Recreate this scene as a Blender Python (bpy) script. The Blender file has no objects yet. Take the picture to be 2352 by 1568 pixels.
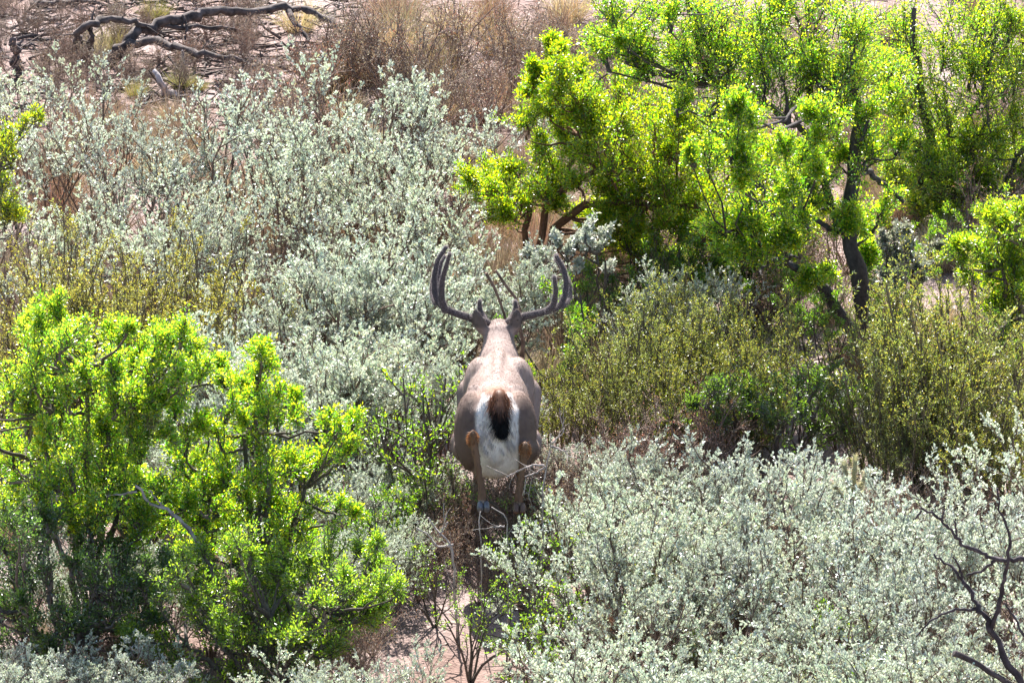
import bpy, math, numpy as np
from mathutils import Vector, Matrix
C = bpy.context.scene.collection
SC = bpy.context.scene

# ------------------------------------------------------------------ camera
PITCH = math.radians(17.0)
F_PX = 16096.0                                  # focal length in pixels of a 2352 px wide view of the photograph
FWD = np.array([0, math.cos(PITCH), -math.sin(PITCH)])
UP = np.array([0, math.sin(PITCH), math.cos(PITCH)])
RIGHT = np.array([1.0, 0, 0])
def ray(px, py):
    return FWD + RIGHT * ((px - 1176) / F_PX) + UP * ((784 - py) / F_PX)
TAIL = np.array([0.0, 0.0, 0.95])               # root of the buck's tail; fixes the camera
_d = ray(1145, 895)
CAM = TAIL - _d * 32.0
def at_y(px, py, Y):                            # point of a pixel at depth Y
    d = ray(px, py); return CAM + d * ((Y - CAM[1]) / d[1])
def at_z(px, py, z=0.0):                        # point of a pixel on a level plane
    d = ray(px, py); return CAM + d * ((z - CAM[2]) / d[2])

cam_data = bpy.data.cameras.new("camera")
cam = bpy.data.objects.new("camera", cam_data); C.objects.link(cam)
cam_data.sensor_width = 36.0
cam_data.lens = 36.0 * F_PX / 2352.0
cam_data.clip_start = 0.5; cam_data.clip_end = 6000
cam.location = CAM
cam.rotation_euler = (math.pi / 2 - PITCH, 0, 0)
SC.camera = cam

# ------------------------------------------------------------------ sky, sun, exposure
SUN_EL, SUN_AZ = math.radians(47), math.radians(-6)     # azimuth from +Y (away from the camera) towards +X
w = bpy.data.worlds.new("World"); SC.world = w; w.use_nodes = True
nt = w.node_tree
bg = nt.nodes["Background"]
sky = nt.nodes.new("ShaderNodeTexSky"); sky.sky_type = 'NISHITA'; sky.sun_disc = False
sky.sun_elevation = SUN_EL; sky.sun_rotation = SUN_AZ
nt.links.new(sky.outputs[0], bg.inputs[0]); bg.inputs[1].default_value = 0.075
sun_d = bpy.data.lights.new("sun", 'SUN'); sun_d.energy = 5.0; sun_d.angle = math.radians(0.5); sun_d.color = (1.0, 0.96, 0.90)
sun = bpy.data.objects.new("sun", sun_d); C.objects.link(sun)
to_sun = Vector((math.sin(SUN_AZ) * math.cos(SUN_EL), math.cos(SUN_AZ) * math.cos(SUN_EL), math.sin(SUN_EL)))
sun.rotation_euler = to_sun.to_track_quat('Z', 'Y').to_euler()
sun.location = (0, 10, 20)
SC.view_settings.view_transform = 'Standard'; SC.view_settings.look = 'None'
SC.view_settings.exposure = 1.68; SC.view_settings.gamma = 1.0
SC.render.engine = 'CYCLES'
SC.cycles.max_bounces = 6; SC.cycles.diffuse_bounces = 3; SC.cycles.transmission_bounces = 4
SC.cycles.glossy_bounces = 2; SC.cycles.caustics_reflective = False; SC.cycles.caustics_refractive = False

# ------------------------------------------------------------------ helpers
def nrm(v):
    return v / np.maximum(np.linalg.norm(v, axis=-1, keepdims=True), 1e-9)

def mesh_np(name, V, quads=None, tris=None, col=None, smooth=False):
    """Mesh from arrays; col is a per-vertex colour."""
    me = bpy.data.meshes.new(name)
    V = np.asarray(V, np.float32).reshape(-1, 3)
    nq = 0 if quads is None else len(quads); ntri = 0 if tris is None else len(tris)
    me.vertices.add(len(V)); me.vertices.foreach_set("co", V.ravel())
    loops = []
    if nq: loops.append(np.asarray(quads).ravel())
    if ntri: loops.append(np.asarray(tris).ravel())
    loops = np.concatenate(loops).astype(np.int32)
    me.loops.add(len(loops)); me.loops.foreach_set("vertex_index", loops)
    me.polygons.add(nq + ntri)
    starts = np.concatenate([np.arange(nq) * 4, nq * 4 + np.arange(ntri) * 3]).astype(np.int32)
    me.polygons.foreach_set("loop_start", starts)
    if smooth: me.polygons.foreach_set("use_smooth", np.ones(nq + ntri, bool))
    me.update(calc_edges=True)
    if col is not None:
        a = me.color_attributes.new("tint", 'FLOAT_COLOR', 'POINT')
        c4 = np.ones((len(V), 4), np.float32); c4[:, :3] = col
        a.data.foreach_set("color", c4.ravel())
    return me

def put(name, me, mat=None, parent=None, loc=(0, 0, 0)):
    o = bpy.data.objects.new(name, me)
    if mat is not None and me is not None and not me.materials: me.materials.append(mat)
    o.parent = parent; o.location = loc
    C.objects.link(o)
    return o

def tag(o, label=None, cat=None, group=None, kind=None):
    if label: o["label"] = label
    if cat: o["category"] = cat
    if group: o["group"] = group
    if kind: o["kind"] = kind
    return o

def empty(name, loc=(0, 0, 0), rz=0.0, s=1.0):
    o = bpy.data.objects.new(name, None); C.objects.link(o)
    o.location = loc; o.rotation_euler = (0, 0, rz)
    o.scale = (s, s, s) if np.isscalar(s) else s
    o.empty_display_size = 0.1
    return o

def clone(root, loc, rz, s):
    r = root.copy(); C.objects.link(r); r.location = loc; r.rotation_euler = (0, 0, rz)
    r.scale = (s, s, s) if np.isscalar(s) else s
    for ch in root.children:
        c = ch.copy(); C.objects.link(c); c.parent = r
    return r

def tubes(P, R, k=4):
    """P (n,m,3) polylines, R (n,m) radii -> verts, quads"""
    P = np.asarray(P, float); R = np.asarray(R, float)
    n, m, _ = P.shape
    T = np.empty_like(P); T[:, 1:-1] = P[:, 2:] - P[:, :-2]; T[:, 0] = P[:, 1] - P[:, 0]; T[:, -1] = P[:, -1] - P[:, -2]
    T = nrm(T)
    ref = np.where(np.abs(T[:, :1, 2:3]) > 0.9, np.array([1.0, 0, 0]), np.array([0, 0, 1.0]))
    A = nrm(np.cross(T, np.broadcast_to(ref, T.shape))); B = np.cross(T, A)
    ang = np.arange(k) * 2 * math.pi / k
    V = P[:, :, None] + R[:, :, None, None] * (A[:, :, None] * np.cos(ang)[:, None] + B[:, :, None] * np.sin(ang)[:, None])
    idx = np.arange(n * m * k).reshape(n, m, k)
    a = idx[:, :-1]; b = idx[:, 1:]
    Q = np.stack([a, np.roll(a, -1, 2), np.roll(b, -1, 2), b], -1).reshape(-1, 4)
    return V.reshape(-1, 3), Q

class Acc:
    def __init__(s): s.V = []; s.Q = []; s.T = []; s.C = []; s.n = 0
    def add(s, V, Q=None, T=None, col=(1, 1, 1)):
        if Q is not None and len(Q): s.Q.append(np.asarray(Q) + s.n)
        if T is not None and len(T): s.T.append(np.asarray(T) + s.n)
        s.V.append(V); s.n += len(V)
        col = np.asarray(col, float)
        s.C.append(np.broadcast_to(col, (len(V), 3)) if col.ndim < 2 else col)
    def mesh(s, name, smooth=False):
        return mesh_np(name, np.concatenate(s.V), np.concatenate(s.Q) if s.Q else None, np.concatenate(s.T) if s.T else None, np.concatenate(s.C), smooth)

def leaf_geo(pos, d, nor, L, W, mid=0.55, fold=0.25):
    """two-triangle folded leaves"""
    d = nrm(d); s = nrm(np.cross(d, nor)); n2 = np.cross(s, d)
    L = np.asarray(L)[:, None]; W = np.asarray(W)[:, None]
    b = pos; t = pos + d * L
    m = pos + d * L * mid + n2 * W * fold
    l = m - s * W * 0.5; r = m + s * W * 0.5
    n = len(pos)
    V = np.stack([b, r, t, l], 1).reshape(-1, 3)
    i = np.arange(n)[:, None] * 4
    T = np.concatenate([i + [0, 1, 2], i + [0, 2, 3]])
    return V, T

def interp(P, t):
    """P (n,m,3), t (n,k) -> points and tangents"""
    n, m, _ = P.shape
    f = np.clip(t, 0, 0.9999) * (m - 1); i = f.astype(int); u = (f - i)[..., None]
    r = np.arange(n)[:, None]
    a = P[r, i]; b = P[r, i + 1]
    return a + (b - a) * u, nrm(b - a)

def grow(rng, P, k, t0, t1, l0, l1, a0, a1, up=0.2, m=4, wob=0.12, curl=0.15, shrink=0.4):
    """k children per polyline"""
    n = len(P)
    t = t0 + (t1 - t0) * (np.arange(k)[None] + rng.random((n, k))) / k
    p, tan = interp(P, t)
    p = p.reshape(-1, 3); tan = tan.reshape(-1, 3); t = t.reshape(-1)
    r = rng.normal(size=(len(p), 3)); perp = nrm(r - tan * (r * tan).sum(-1, keepdims=True))
    a = np.radians(rng.uniform(a0, a1, len(p)))[:, None]
    d = nrm(tan * np.cos(a) + perp * np.sin(a) + np.array([0, 0, up]))
    L = rng.uniform(l0, l1, len(p)) * (1 - shrink * (t - t0) / max(t1 - t0, 1e-6))
    return poly(rng, p, d, L, m, wob, curl), t

def poly(rng, p, d, L, m, wob, curl):
    pts = [p]; cur = p; dd = d
    for j in range(m - 1):
        cur = cur + dd * (L / (m - 1))[:, None]; pts.append(cur)
        dd = nrm(dd + rng.normal(size=d.shape) * wob + np.array([0, 0, curl / (m - 1)]))
    return np.stack(pts, 1)

def shoot_leaves(rng, P, k, t0, t1, L, W, ang=(35, 75), spread=0.0, fold=0.25, mid=0.55, up=0.25):
    n = len(P)
    t = t0 + (t1 - t0) * rng.random((n, k)) ** 0.85
    p, tan = interp(P, t); p = p.reshape(-1, 3); tan = tan.reshape(-1, 3)
    r = rng.normal(size=(len(p), 3)); perp = nrm(r - tan * (r * tan).sum(-1, keepdims=True))
    a = np.radians(rng.uniform(*ang, len(p)))[:, None]
    d = nrm(tan * np.cos(a) + perp * np.sin(a) + np.array([0, 0, up]))
    p = p + perp * (spread * rng.random((len(p), 1)) ** 1.3)
    nor = nrm(tan * 0.7 + rng.normal(size=p.shape) * 0.55 + np.array([0, 0, 0.3]))
    N = len(p)
    V, T = leaf_geo(p, d, nor, L * rng.uniform(0.65, 1.25, N), W * rng.uniform(0.7, 1.25, N), mid, fold)
    return V, T, N, t.reshape(-1)

def tint(rng, N, base, var=0.15, alt=None, palt=0.0, k=4):
    c = np.asarray(base)[None] * (1 + rng.normal(size=(N, 1)) * var) * (1 + rng.normal(size=(N, 3)) * var * 0.35)
    if alt is not None:
        pick = rng.random(N) < palt
        c[pick] = np.asarray(alt)[None] * (1 + rng.normal(size=(pick.sum(), 1)) * var)
    return np.repeat(np.clip(c, 0.005, 0.95), k, 0)

def vnoise(x, y, s):
    return (np.sin(x * 1.7 * s + 1.3) * np.cos(y * 1.3 * s - .7) + np.sin(x * 3.1 * s - y * 2.3 * s + 2.1) * .6 + np.cos(x * 5.3 * s + y * 4.1 * s) * .35 + np.sin(y * 7.7 * s - x * 6.1 * s) * .2) / 2.1

# ------------------------------------------------------------------ materials
def new_mat(name):
    m = bpy.data.materials.new(name); m.use_nodes = True
    nt = m.node_tree
    for n in list(nt.nodes): nt.nodes.remove(n)
    return m, nt, nt.nodes.new("ShaderNodeOutputMaterial")

def leaf_mat(name, trans_tint=(1.0, 1.0, 0.6), trans=0.45, gloss=0.10, rough=0.35, vary=1.0):
    m, nt, out = new_mat(name); N = nt.nodes.new; L = nt.links.new
    at = N("ShaderNodeAttribute"); at.attribute_name = "tint"
    oi = N("ShaderNodeObjectInfo")
    hs = N("ShaderNodeHueSaturation")
    mr = N("ShaderNodeMapRange"); mr.inputs[3].default_value = 1 - .28 * vary; mr.inputs[4].default_value = 1 + .18 * vary
    m7 = N("ShaderNodeMath"); m7.operation = 'MULTIPLY'; m7.inputs[1].default_value = 7.31; fr = N("ShaderNodeMath"); fr.operation = 'FRACT'; L(oi.outputs["Random"], m7.inputs[0]); L(m7.outputs[0], fr.inputs[0])
    mh = N("ShaderNodeMapRange"); mh.inputs[3].default_value = 0.5 - .025 * vary; mh.inputs[4].default_value = 0.5 + .03 * vary; L(fr.outputs[0], mh.inputs[0]); L(mh.outputs[0], hs.inputs["Hue"])
    ms = N("ShaderNodeMapRange"); ms.inputs[3].default_value = 1 + .35 * vary; ms.inputs[4].default_value = 1 - .25 * vary; L(fr.outputs[0], ms.inputs[0]); L(ms.outputs[0], hs.inputs["Saturation"])
    L(oi.outputs["Random"], mr.inputs[0]); L(mr.outputs[0], hs.inputs["Value"]); L(at.outputs["Color"], hs.inputs["Color"])
    df = N("ShaderNodeBsdfDiffuse"); L(hs.outputs[0], df.inputs[0])
    mul = N("ShaderNodeMix"); mul.data_type = 'RGBA'; mul.blend_type = 'MULTIPLY'; mul.inputs[0].default_value = 1.0
    L(hs.outputs[0], mul.inputs[6]); mul.inputs[7].default_value = (*trans_tint, 1)
    tr = N("ShaderNodeBsdfTranslucent"); L(mul.outputs[2], tr.inputs[0])
    mx = N("ShaderNodeMixShader"); mx.inputs[0].default_value = trans; L(df.outputs[0], mx.inputs[1]); L(tr.outputs[0], mx.inputs[2])
    gl = N("ShaderNodeBsdfGlossy"); gl.inputs["Roughness"].default_value = rough; gl.inputs[0].default_value = (1, 1, 1, 1)
    m2 = N("ShaderNodeMixShader"); m2.inputs[0].default_value = gloss; L(mx.outputs[0], m2.inputs[1]); L(gl.outputs[0], m2.inputs[2])
    L(m2.outputs[0], out.inputs[0])
    return m

def rough_mat(name, rough=0.9, scale=40.0, lo=0.6, hi=1.25, bump=0.4, dist=0.004):
    """vertex tint x noise, with bump"""
    m, nt, out = new_mat(name); N = nt.nodes.new; L = nt.links.new
    at = N("ShaderNodeAttribute"); at.attribute_name = "tint"
    tc = N("ShaderNodeTexCoord"); nz = N("ShaderNodeTexNoise"); nz.inputs["Scale"].default_value = scale; nz.inputs["Detail"].default_value = 5
    L(tc.outputs["Object"], nz.inputs["Vector"])
    mr = N("ShaderNodeMapRange"); mr.inputs[1].default_value = 0.3; mr.inputs[2].default_value = 0.7; mr.inputs[3].default_value = lo; mr.inputs[4].default_value = hi
    L(nz.outputs[0], mr.inputs[0])
    hs = N("ShaderNodeHueSaturation"); L(at.outputs["Color"], hs.inputs["Color"]); L(mr.outputs[0], hs.inputs["Value"])
    b = N("ShaderNodeBsdfPrincipled"); b.inputs["Roughness"].default_value = rough; b.inputs["Specular IOR Level"].default_value = 0.25
    L(hs.outputs[0], b.inputs["Base Color"])
    bp = N("ShaderNodeBump"); bp.inputs["Strength"].default_value = bump; bp.inputs["Distance"].default_value = dist
    L(nz.outputs[0], bp.inputs["Height"]); L(bp.outputs[0], b.inputs["Normal"])
    L(b.outputs[0], out.inputs[0])
    return m

M_SILVER = leaf_mat("silver leaf", (1.0, 1.02, 0.85), 0.38, 0.14, 0.4)
M_GREEN = leaf_mat("green leaf", (1.95, 2.05, 0.5), 0.72, 0.08, 0.34, 0.2)
M_OLIVE = leaf_mat("olive leaf", (1.35, 1.25, 0.55), 0.5, 0.07, 0.4, 0.5)
M_STRAW = leaf_mat("dry straw", (1.0, 0.9, 0.7), 0.35, 0.05, 0.45)
M_BARK = rough_mat("bark", 0.9, 60, 0.65, 1.25, 0.6, 0.003)
M_WOOD = rough_mat("weathered wood", 0.85, 25, 0.4, 1.5, 0.8, 0.01)
M_FUR = rough_mat("short coat", 0.8, 30, 0.93, 1.07, 0.06, 0.002)
M_HAIR = leaf_mat("coat hair", (1.0, 0.95, 0.9), 0.42, 0.02, 0.5, 0.0)
M_VELVET = rough_mat("antler velvet", 0.95, 90, 0.8, 1.2, 0.25, 0.002)
M_HOOF = rough_mat("hoof", 0.45, 50, 0.8, 1.15, 0.2, 0.001)

def ground_mat():
    m, nt, out = new_mat("pinkish sandy soil"); N = nt.nodes.new; L = nt.links.new
    tc = N("ShaderNodeTexCoord")
    n1 = N("ShaderNodeTexNoise"); n1.inputs["Scale"].default_value = 1.1; n1.inputs["Detail"].default_value = 6
    n2 = N("ShaderNodeTexNoise"); n2.inputs["Scale"].default_value = 14; n2.inputs["Detail"].default_value = 8; n2.inputs["Roughness"].default_value = 0.7
    n3 = N("ShaderNodeTexVoronoi"); n3.inputs["Scale"].default_value = 70
    for n in (n1, n2, n3): L(tc.outputs["Object"], n.inputs["Vector"])
    r1 = N("ShaderNodeValToRGB"); e = r1.color_ramp.elements
    e[0].position = 0.35; e[0].color = (0.25, 0.165, 0.14, 1); e[1].position = 0.65; e[1].color = (0.43, 0.335, 0.315, 1)
    L(n1.outputs[0], r1.inputs[0])
    r2 = N("ShaderNodeMapRange"); r2.inputs[1].default_value = 0.3; r2.inputs[2].default_value = 0.72; r2.inputs[3].default_value = 0.62; r2.inputs[4].default_value = 1.2
    L(n2.outputs[0], r2.inputs[0])
    hs = N("ShaderNodeHueSaturation"); L(r1.outputs[0], hs.inputs["Color"]); L(r2.outputs[0], hs.inputs["Value"])
    b = N("ShaderNodeBsdfPrincipled"); b.inputs["Roughness"].default_value = 0.95; b.inputs["Specular IOR Level"].default_value = 0.15
    L(hs.outputs[0], b.inputs["Base Color"])
    ad = N("ShaderNodeMath"); ad.operation = 'ADD'; L(n2.outputs[0], ad.inputs[0])
    mu = N("ShaderNodeMath"); mu.operation = 'MULTIPLY'; mu.inputs[1].default_value = 0.35; L(n3.outputs[0], mu.inputs[0]); L(mu.outputs[0], ad.inputs[1])
    bp = N("ShaderNodeBump"); bp.inputs["Strength"].default_value = 0.7; bp.inputs["Distance"].default_value = 0.03
    L(ad.outputs[0], bp.inputs["Height"]); L(bp.outputs[0], b.inputs["Normal"]); L(b.outputs[0], out.inputs[0])
    return m
M_GROUND = ground_mat()

# ------------------------------------------------------------------ ground
def gz(x, y):
    x = np.asarray(x, float); y = np.asarray(y, float)
    fade = np.exp(-((x / 30) ** 2 + ((y - 3) / 40) ** 2))
    return (vnoise(x, y, 0.55) * 0.05 + vnoise(x + 9, y - 4, 2.3) * 0.018) * fade
def axis(lo, hi, step, far):
    core = np.arange(lo, hi + 1e-6, step); g = []; s = step; v = hi
    while v < far: s *= 1.35; v += s; g.append(v)
    g2 = []; s = step; v = lo
    while v > -far: s *= 1.35; v -= s; g2.append(v)
    return np.concatenate([g2[::-1], core, g])
gx = axis(-5, 5, 0.07, 3000); gy = axis(-6, 15, 0.07, 3000)
XX, YY = np.meshgrid(gx, gy)
ZZ = gz(XX, YY)
ny, nx = XX.shape
ii = np.arange(nx * ny).reshape(ny, nx)
GQ = np.stack([ii[:-1, :-1], ii[:-1, 1:], ii[1:, 1:], ii[1:, :-1]], -1).reshape(-1, 4)
ground = put("ground", mesh_np("ground", np.stack([XX, YY, ZZ], -1), GQ, smooth=True), M_GROUND)
tag(ground, "pinkish sandy soil with a bare trail leading up to the running buck", "ground", kind="structure")

# ------------------------------------------------------------------ plant makers (each returns a stem mesh and a leaf mesh)
def make_silver(seed, H=1.0, nst=9, nb=7, nt_=7, nl=17, tilt=42, t0=0.45, leaf=(0.0205, 0.0108), stemc=(0.20, 0.14, 0.11), leafc=(0.60, 0.66, 0.56)):
    rng = np.random.default_rng(seed)
    az = np.arange(nst) * 2.399 + rng.random(nst); ti = np.radians(rng.uniform(3, tilt, nst))
    d = np.stack([np.sin(ti) * np.cos(az), np.sin(ti) * np.sin(az), np.cos(ti)], -1)
    p = np.stack([np.cos(az) * 0.05, np.sin(az) * 0.05, np.full(nst, -0.03)], -1) * rng.uniform(0.4, 1.3, (nst, 1)); p[:, 2] = -0.03
    S = poly(rng, p, d, H * rng.uniform(0.62, 0.98, nst), 7, 0.16, 0.25)
    B, tb = grow(rng, S, nb, t0, 0.98, 0.22 * H, 0.46 * H, 22, 62, 0.2, 5, 0.2, 0.35)
    Tw, _ = grow(rng, B, nt_, 0.3, 1.0, 0.05, 0.16, 15, 70, 0.25, 4, 0.18, 0.3)
    T2, _ = grow(rng, S, 3, 0.8, 1.0, 0.08, 0.17, 10, 45, 0.3, 4, 0.12, 0.3)
    Tw = np.concatenate([Tw, T2])
    A = Acc()
    for P, r0, r1, k in ((S, 0.0085, 0.004, 5), (B, 0.004, 0.0018, 4), (Tw, 0.0017, 0.0009, 3)):
        R = np.linspace(r0, r1, P.shape[1])[None] * rng.uniform(0.7, 1.3, (len(P), 1))
        V, Q = tubes(P, R, k); c = np.asarray(stemc) * rng.uniform(0.6, 1.35, (len(P), 1, 1)) * np.ones((len(P), P.shape[1] * k, 3))
        A.add(V, Q, col=c.reshape(-1, 3))
    stem = A.mesh("silver_stems")
    A = Acc()
    keep = Tw[rng.random(len(Tw)) < 0.93]
    V, T, N, _ = shoot_leaves(rng, keep, nl, 0.12, 1.0, leaf[0], leaf[1], (25, 65), 0.004, 0.22, 0.6, 0.35)
    A.add(V, T=T, col=tint(rng, N, leafc, 0.13, (0.52, 0.50, 0.30), 0.05))
    return stem, A.mesh("silver_leaves")

def make_green_bush(seed, H=0.7, nst=5, nb=4, nt_=3, nl=34, leafc=(0.10, 0.19, 0.025), stemc=(0.12, 0.10, 0.085), tilt=38, leaf=(0.018, 0.0085), spread=0.022):
    rng = np.random.default_rng(seed)
    az = np.arange(nst) * 2.399 + rng.random(nst); ti = np.radians(rng.uniform(3, tilt, nst))
    d = np.stack([np.sin(ti) * np.cos(az), np.sin(ti) * np.sin(az), np.cos(ti)], -1)
    p = np.zeros((nst, 3)); p[:, 2] = -0.03
    S = poly(rng, p, d, H * rng.uniform(0.7, 1.0, nst), 7, 0.14, 0.2)
    B, _ = grow(rng, S, nb, 0.3, 0.97, 0.22 * H, 0.42 * H, 25, 60, 0.2, 5, 0.16, 0.3)
    Tw, _ = grow(rng, B, nt_, 0.35, 1.0, 0.08 * H, 0.2 * H, 20, 60, 0.2, 4, 0.15, 0.3)
    A = Acc()
    for P, r0, r1, k in ((S, 0.009, 0.004, 5), (B, 0.0045, 0.002, 4), (Tw, 0.002, 0.001, 3)):
        R = np.linspace(r0, r1, P.shape[1])[None] * rng.uniform(0.7, 1.3, (len(P), 1)); V, Q = tubes(P, R, k)
        A.add(V, Q, col=stemc)
    stem = A.mesh("bush_stems")
    A = Acc()
    for P, k, a in ((Tw, nl, 0.1), (B, nl, 0.45)):
        V, T, N, _ = shoot_leaves(rng, P, k, a, 1.0, leaf[0], leaf[1], (30, 80), spread, 0.2, 0.5, 0.2)
        A.add(V, T=T, col=tint(rng, N, leafc, 0.22, (0.24, 0.26, 0.02), 0.12))
    return stem, A.mesh("bush_leaves")

def make_olive(seed, H=0.9, nst=14, nb=7, nt_=5, nl=12, tilt=26, leafc=(0.33, 0.34, 0.10), stemc=(0.17, 0.14, 0.09)):
    rng = np.random.default_rng(seed)
    az = np.arange(nst) * 2.399 + rng.random(nst); ti = np.radians(rng.uniform(2, tilt, nst))
    d = np.stack([np.sin(ti) * np.cos(az), np.sin(ti) * np.sin(az), np.cos(ti)], -1)
    p = np.stack([np.cos(az) * 0.08, np.sin(az) * 0.08, np.full(nst, -0.03)], -1)
    S = poly(rng, p, d, H * rng.uniform(0.6, 1.02, nst), 7, 0.07, 0.15)
    B, _ = grow(rng, S, nb, 0.2, 0.98, 0.16 * H, 0.36 * H, 15, 42, 0.3, 5, 0.10, 0.3, 0.6)
    Tw, _ = grow(rng, B, nt_, 0.2, 1.0, 0.05, 0.12, 18, 55, 0.25, 3, 0.10, 0.2)
    A = Acc()
    for P, r0, r1, k in ((S, 0.006, 0.0025, 4), (B, 0.0026, 0.0012, 3), (Tw, 0.0012, 0.0007, 3)):
        R = np.linspace(r0, r1, P.shape[1])[None] * rng.uniform(0.7, 1.3, (len(P), 1)); V, Q = tubes(P, R, k)
        A.add(V, Q, col=stemc)
    stem = A.mesh("olive_stems")
    A = Acc()
    V, T, N, _ = shoot_leaves(rng, Tw, nl, 0.1, 1.0, 0.0125, 0.0055, (30, 75), 0.003, 0.2, 0.5, 0.2)
    A.add(V, T=T, col=tint(rng, N, leafc, 0.2, (0.46, 0.43, 0.13), 0.15))
    return stem, A.mesh("olive_leaves")

def make_dry(seed, H=0.6, nst=12, nb=6, nt_=6, tilt=45, stemc=(0.27, 0.20, 0.165), leafy=0):
    rng = np.random.default_rng(seed)
    az = np.arange(nst) * 2.399 + rng.random(nst); ti = np.radians(rng.uniform(3, tilt, nst))
    d = np.stack([np.sin(ti) * np.cos(az), np.sin(ti) * np.sin(az), np.cos(ti)], -1)
    p = np.zeros((nst, 3)); p[:, 2] = -0.02
    S = poly(rng, p, d, H * rng.uniform(0.6, 1.0, nst), 6, 0.16, 0.1)
    B, _ = grow(rng, S, nb, 0.2, 1.0, 0.2 * H, 0.45 * H, 20, 55, 0.15, 4, 0.2, 0.2)
    Tw, _ = grow(rng, B, nt_, 0.2, 1.0, 0.06, 0.16, 20, 65, 0.1, 3, 0.2, 0.1)
    A = Acc()
    for P, r0, r1, k in ((S, 0.006, 0.0025, 4), (B, 0.0026, 0.0014, 3), (Tw, 0.0014, 0.0008, 3)):
        R = np.linspace(r0, r1, P.shape[1])[None] * rng.uniform(0.7, 1.3, (len(P), 1)); V, Q = tubes(P, R, k)
        c = np.asarray(stemc) * rng.uniform(0.55, 1.4, (len(P), 1, 1)) * np.ones((len(P), P.shape[1] * k, 3))
        A.add(V, Q, col=c.reshape(-1, 3))
    stem = A.mesh("dry_stems")
    A = Acc()
    V, T, N, _ = shoot_leaves(rng, Tw, 4, 0.2, 1.0, 0.012, 0.006, (30, 80), 0.004)
    A.add(V, T=T, col=tint(rng, N, (0.36, 0.26, 0.19), 0.25, (0.45, 0.42, 0.36), 0.3))
    return stem, A.mesh("dry_leaves")

def make_tuft(seed, H=0.3, n=260, spread=0.05, tilt=48, colr=(0.42, 0.33, 0.20), w=0.0032):
    rng = np.random.default_rng(seed)
    az = rng.random(n) * 6.283; ti = np.radians(rng.uniform(0, tilt, n))
    d = np.stack([np.sin(ti) * np.cos(az), np.sin(ti) * np.sin(az), np.cos(ti)], -1)
    p = np.stack([np.cos(az), np.sin(az), 0 * az], -1) * (rng.random((n, 1)) ** 0.7) * spread; p[:, 2] = -0.01
    P = poly(rng, p, d, H * rng.uniform(0.45, 1.0, n), 4, 0.12, -0.7)
    s = nrm(np.cross(d, rng.normal(size=d.shape)))[:, None]
    W = np.array([1.0, 0.9, 0.6, 0.08])[None, :, None] * w * 0.5
    V = np.stack([P - s * W, P + s * W], 2)
    idx = np.arange(n * 8).reshape(n, 4, 2)
    Q = np.stack([idx[:, :-1, 0], idx[:, :-1, 1], idx[:, 1:, 1], idx[:, 1:, 0]], -1).reshape(-1, 4)
    c = tint(rng, n, colr, 0.2, k=8)
    return mesh_np("grass_blades", V.reshape(-1, 3), Q, col=c)

RNG = np.random.default_rng(11)
def proto_plant(kind, names, meshes, mats):
    return dict(kind=kind, names=names, meshes=meshes, mats=mats)
def plant(pr, x, y, label, cat, group=None, s=1.0, rz=None, z=None):
    rz = RNG.random() * 6.283 if rz is None else rz
    z = float(gz(x, y)) if z is None else z
    if pr.get("root") is None:
        r = empty(pr["kind"], (x, y, z), rz, s)
        for nm, me, mt in zip(pr["names"], pr["meshes"], pr["mats"]):
            o = put(nm, me, mt, r)
            if nm == "foliage": o["kind"] = "stuff"
        pr["root"] = r
    else:
        r = clone(pr["root"], (x, y, z), rz, s)
        r.name = pr["kind"]
        for k in ("group", "label"):
            if k in r: del r[k]
    return tag(r, label, cat, group)

SILVER = [proto_plant("silver_sage_shrub", ("stems", "foliage"), make_silver(100 + i), (M_BARK, M_SILVER)) for i in range(7)]
SILVER_OPEN = [proto_plant("silver_sage_shrub", ("stems", "foliage"), make_silver(130 + i, 1.15, 6, 6, 6, 12, 40, 0.5, (0.0215, 0.0122)), (M_BARK, M_SILVER)) for i in range(6)]
GBUSH = [proto_plant("green_bush", ("stems", "foliage"), make_green_bush(160 + i), (M_BARK, M_GREEN)) for i in range(3)]
GSPARSE = [proto_plant("green_bush", ("stems", "foliage"), make_green_bush(170 + i, 0.7, 5, 5, 4, 9, (0.12, 0.21, 0.03), leaf=(0.016, 0.008), spread=0.01), (M_BARK, M_GREEN)) for i in range(3)]
OLIVE = [proto_plant("olive_feathery_shrub", ("stems", "foliage"), make_olive(180 + i), (M_BARK, M_OLIVE)) for i in range(5)]
OLIVE_G = [proto_plant("olive_feathery_shrub", ("stems", "foliage"), make_olive(190 + i, leafc=(0.27, 0.33, 0.10), nb=8), (M_BARK, M_OLIVE)) for i in range(4)]
DRY = [proto_plant("dry_twiggy_shrub", ("stems", "foliage"), make_dry(200 + i), (M_BARK, M_STRAW)) for i in range(4)]
TUFT_DRY = [make_tuft(220 + i, 0.34, 300, 0.06, 45, (0.34, 0.265, 0.21)) for i in range(3)]
TUFT_STRAW = [make_tuft(230 + i, 0.30, 320, 0.06, 50, (0.50, 0.42, 0.27)) for i in range(3)]
TUFT_GREEN = [make_tuft(240 + i, 0.26, 320, 0.06, 50, (0.36, 0.35, 0.15)) for i in range(2)]

def tuft(meshes, x, y, s, label, group=None):
    me = meshes[int(RNG.integers(len(meshes)))]
    o = put("grass_tuft", me, M_STRAW, None, (x, y, float(gz(x, y))))
    o.rotation_euler = (0, 0, RNG.random() * 6.283); o.scale = (s, s, s * RNG.uniform(0.85, 1.15))
    return tag(o, label, "grass tuft", group)

def by_top(px, py, h):
    """ground spot of a plant h tall whose top shows at this pixel"""
    p = at_z(px, py, h * 0.97); return float(p[0]), float(p[1])

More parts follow.
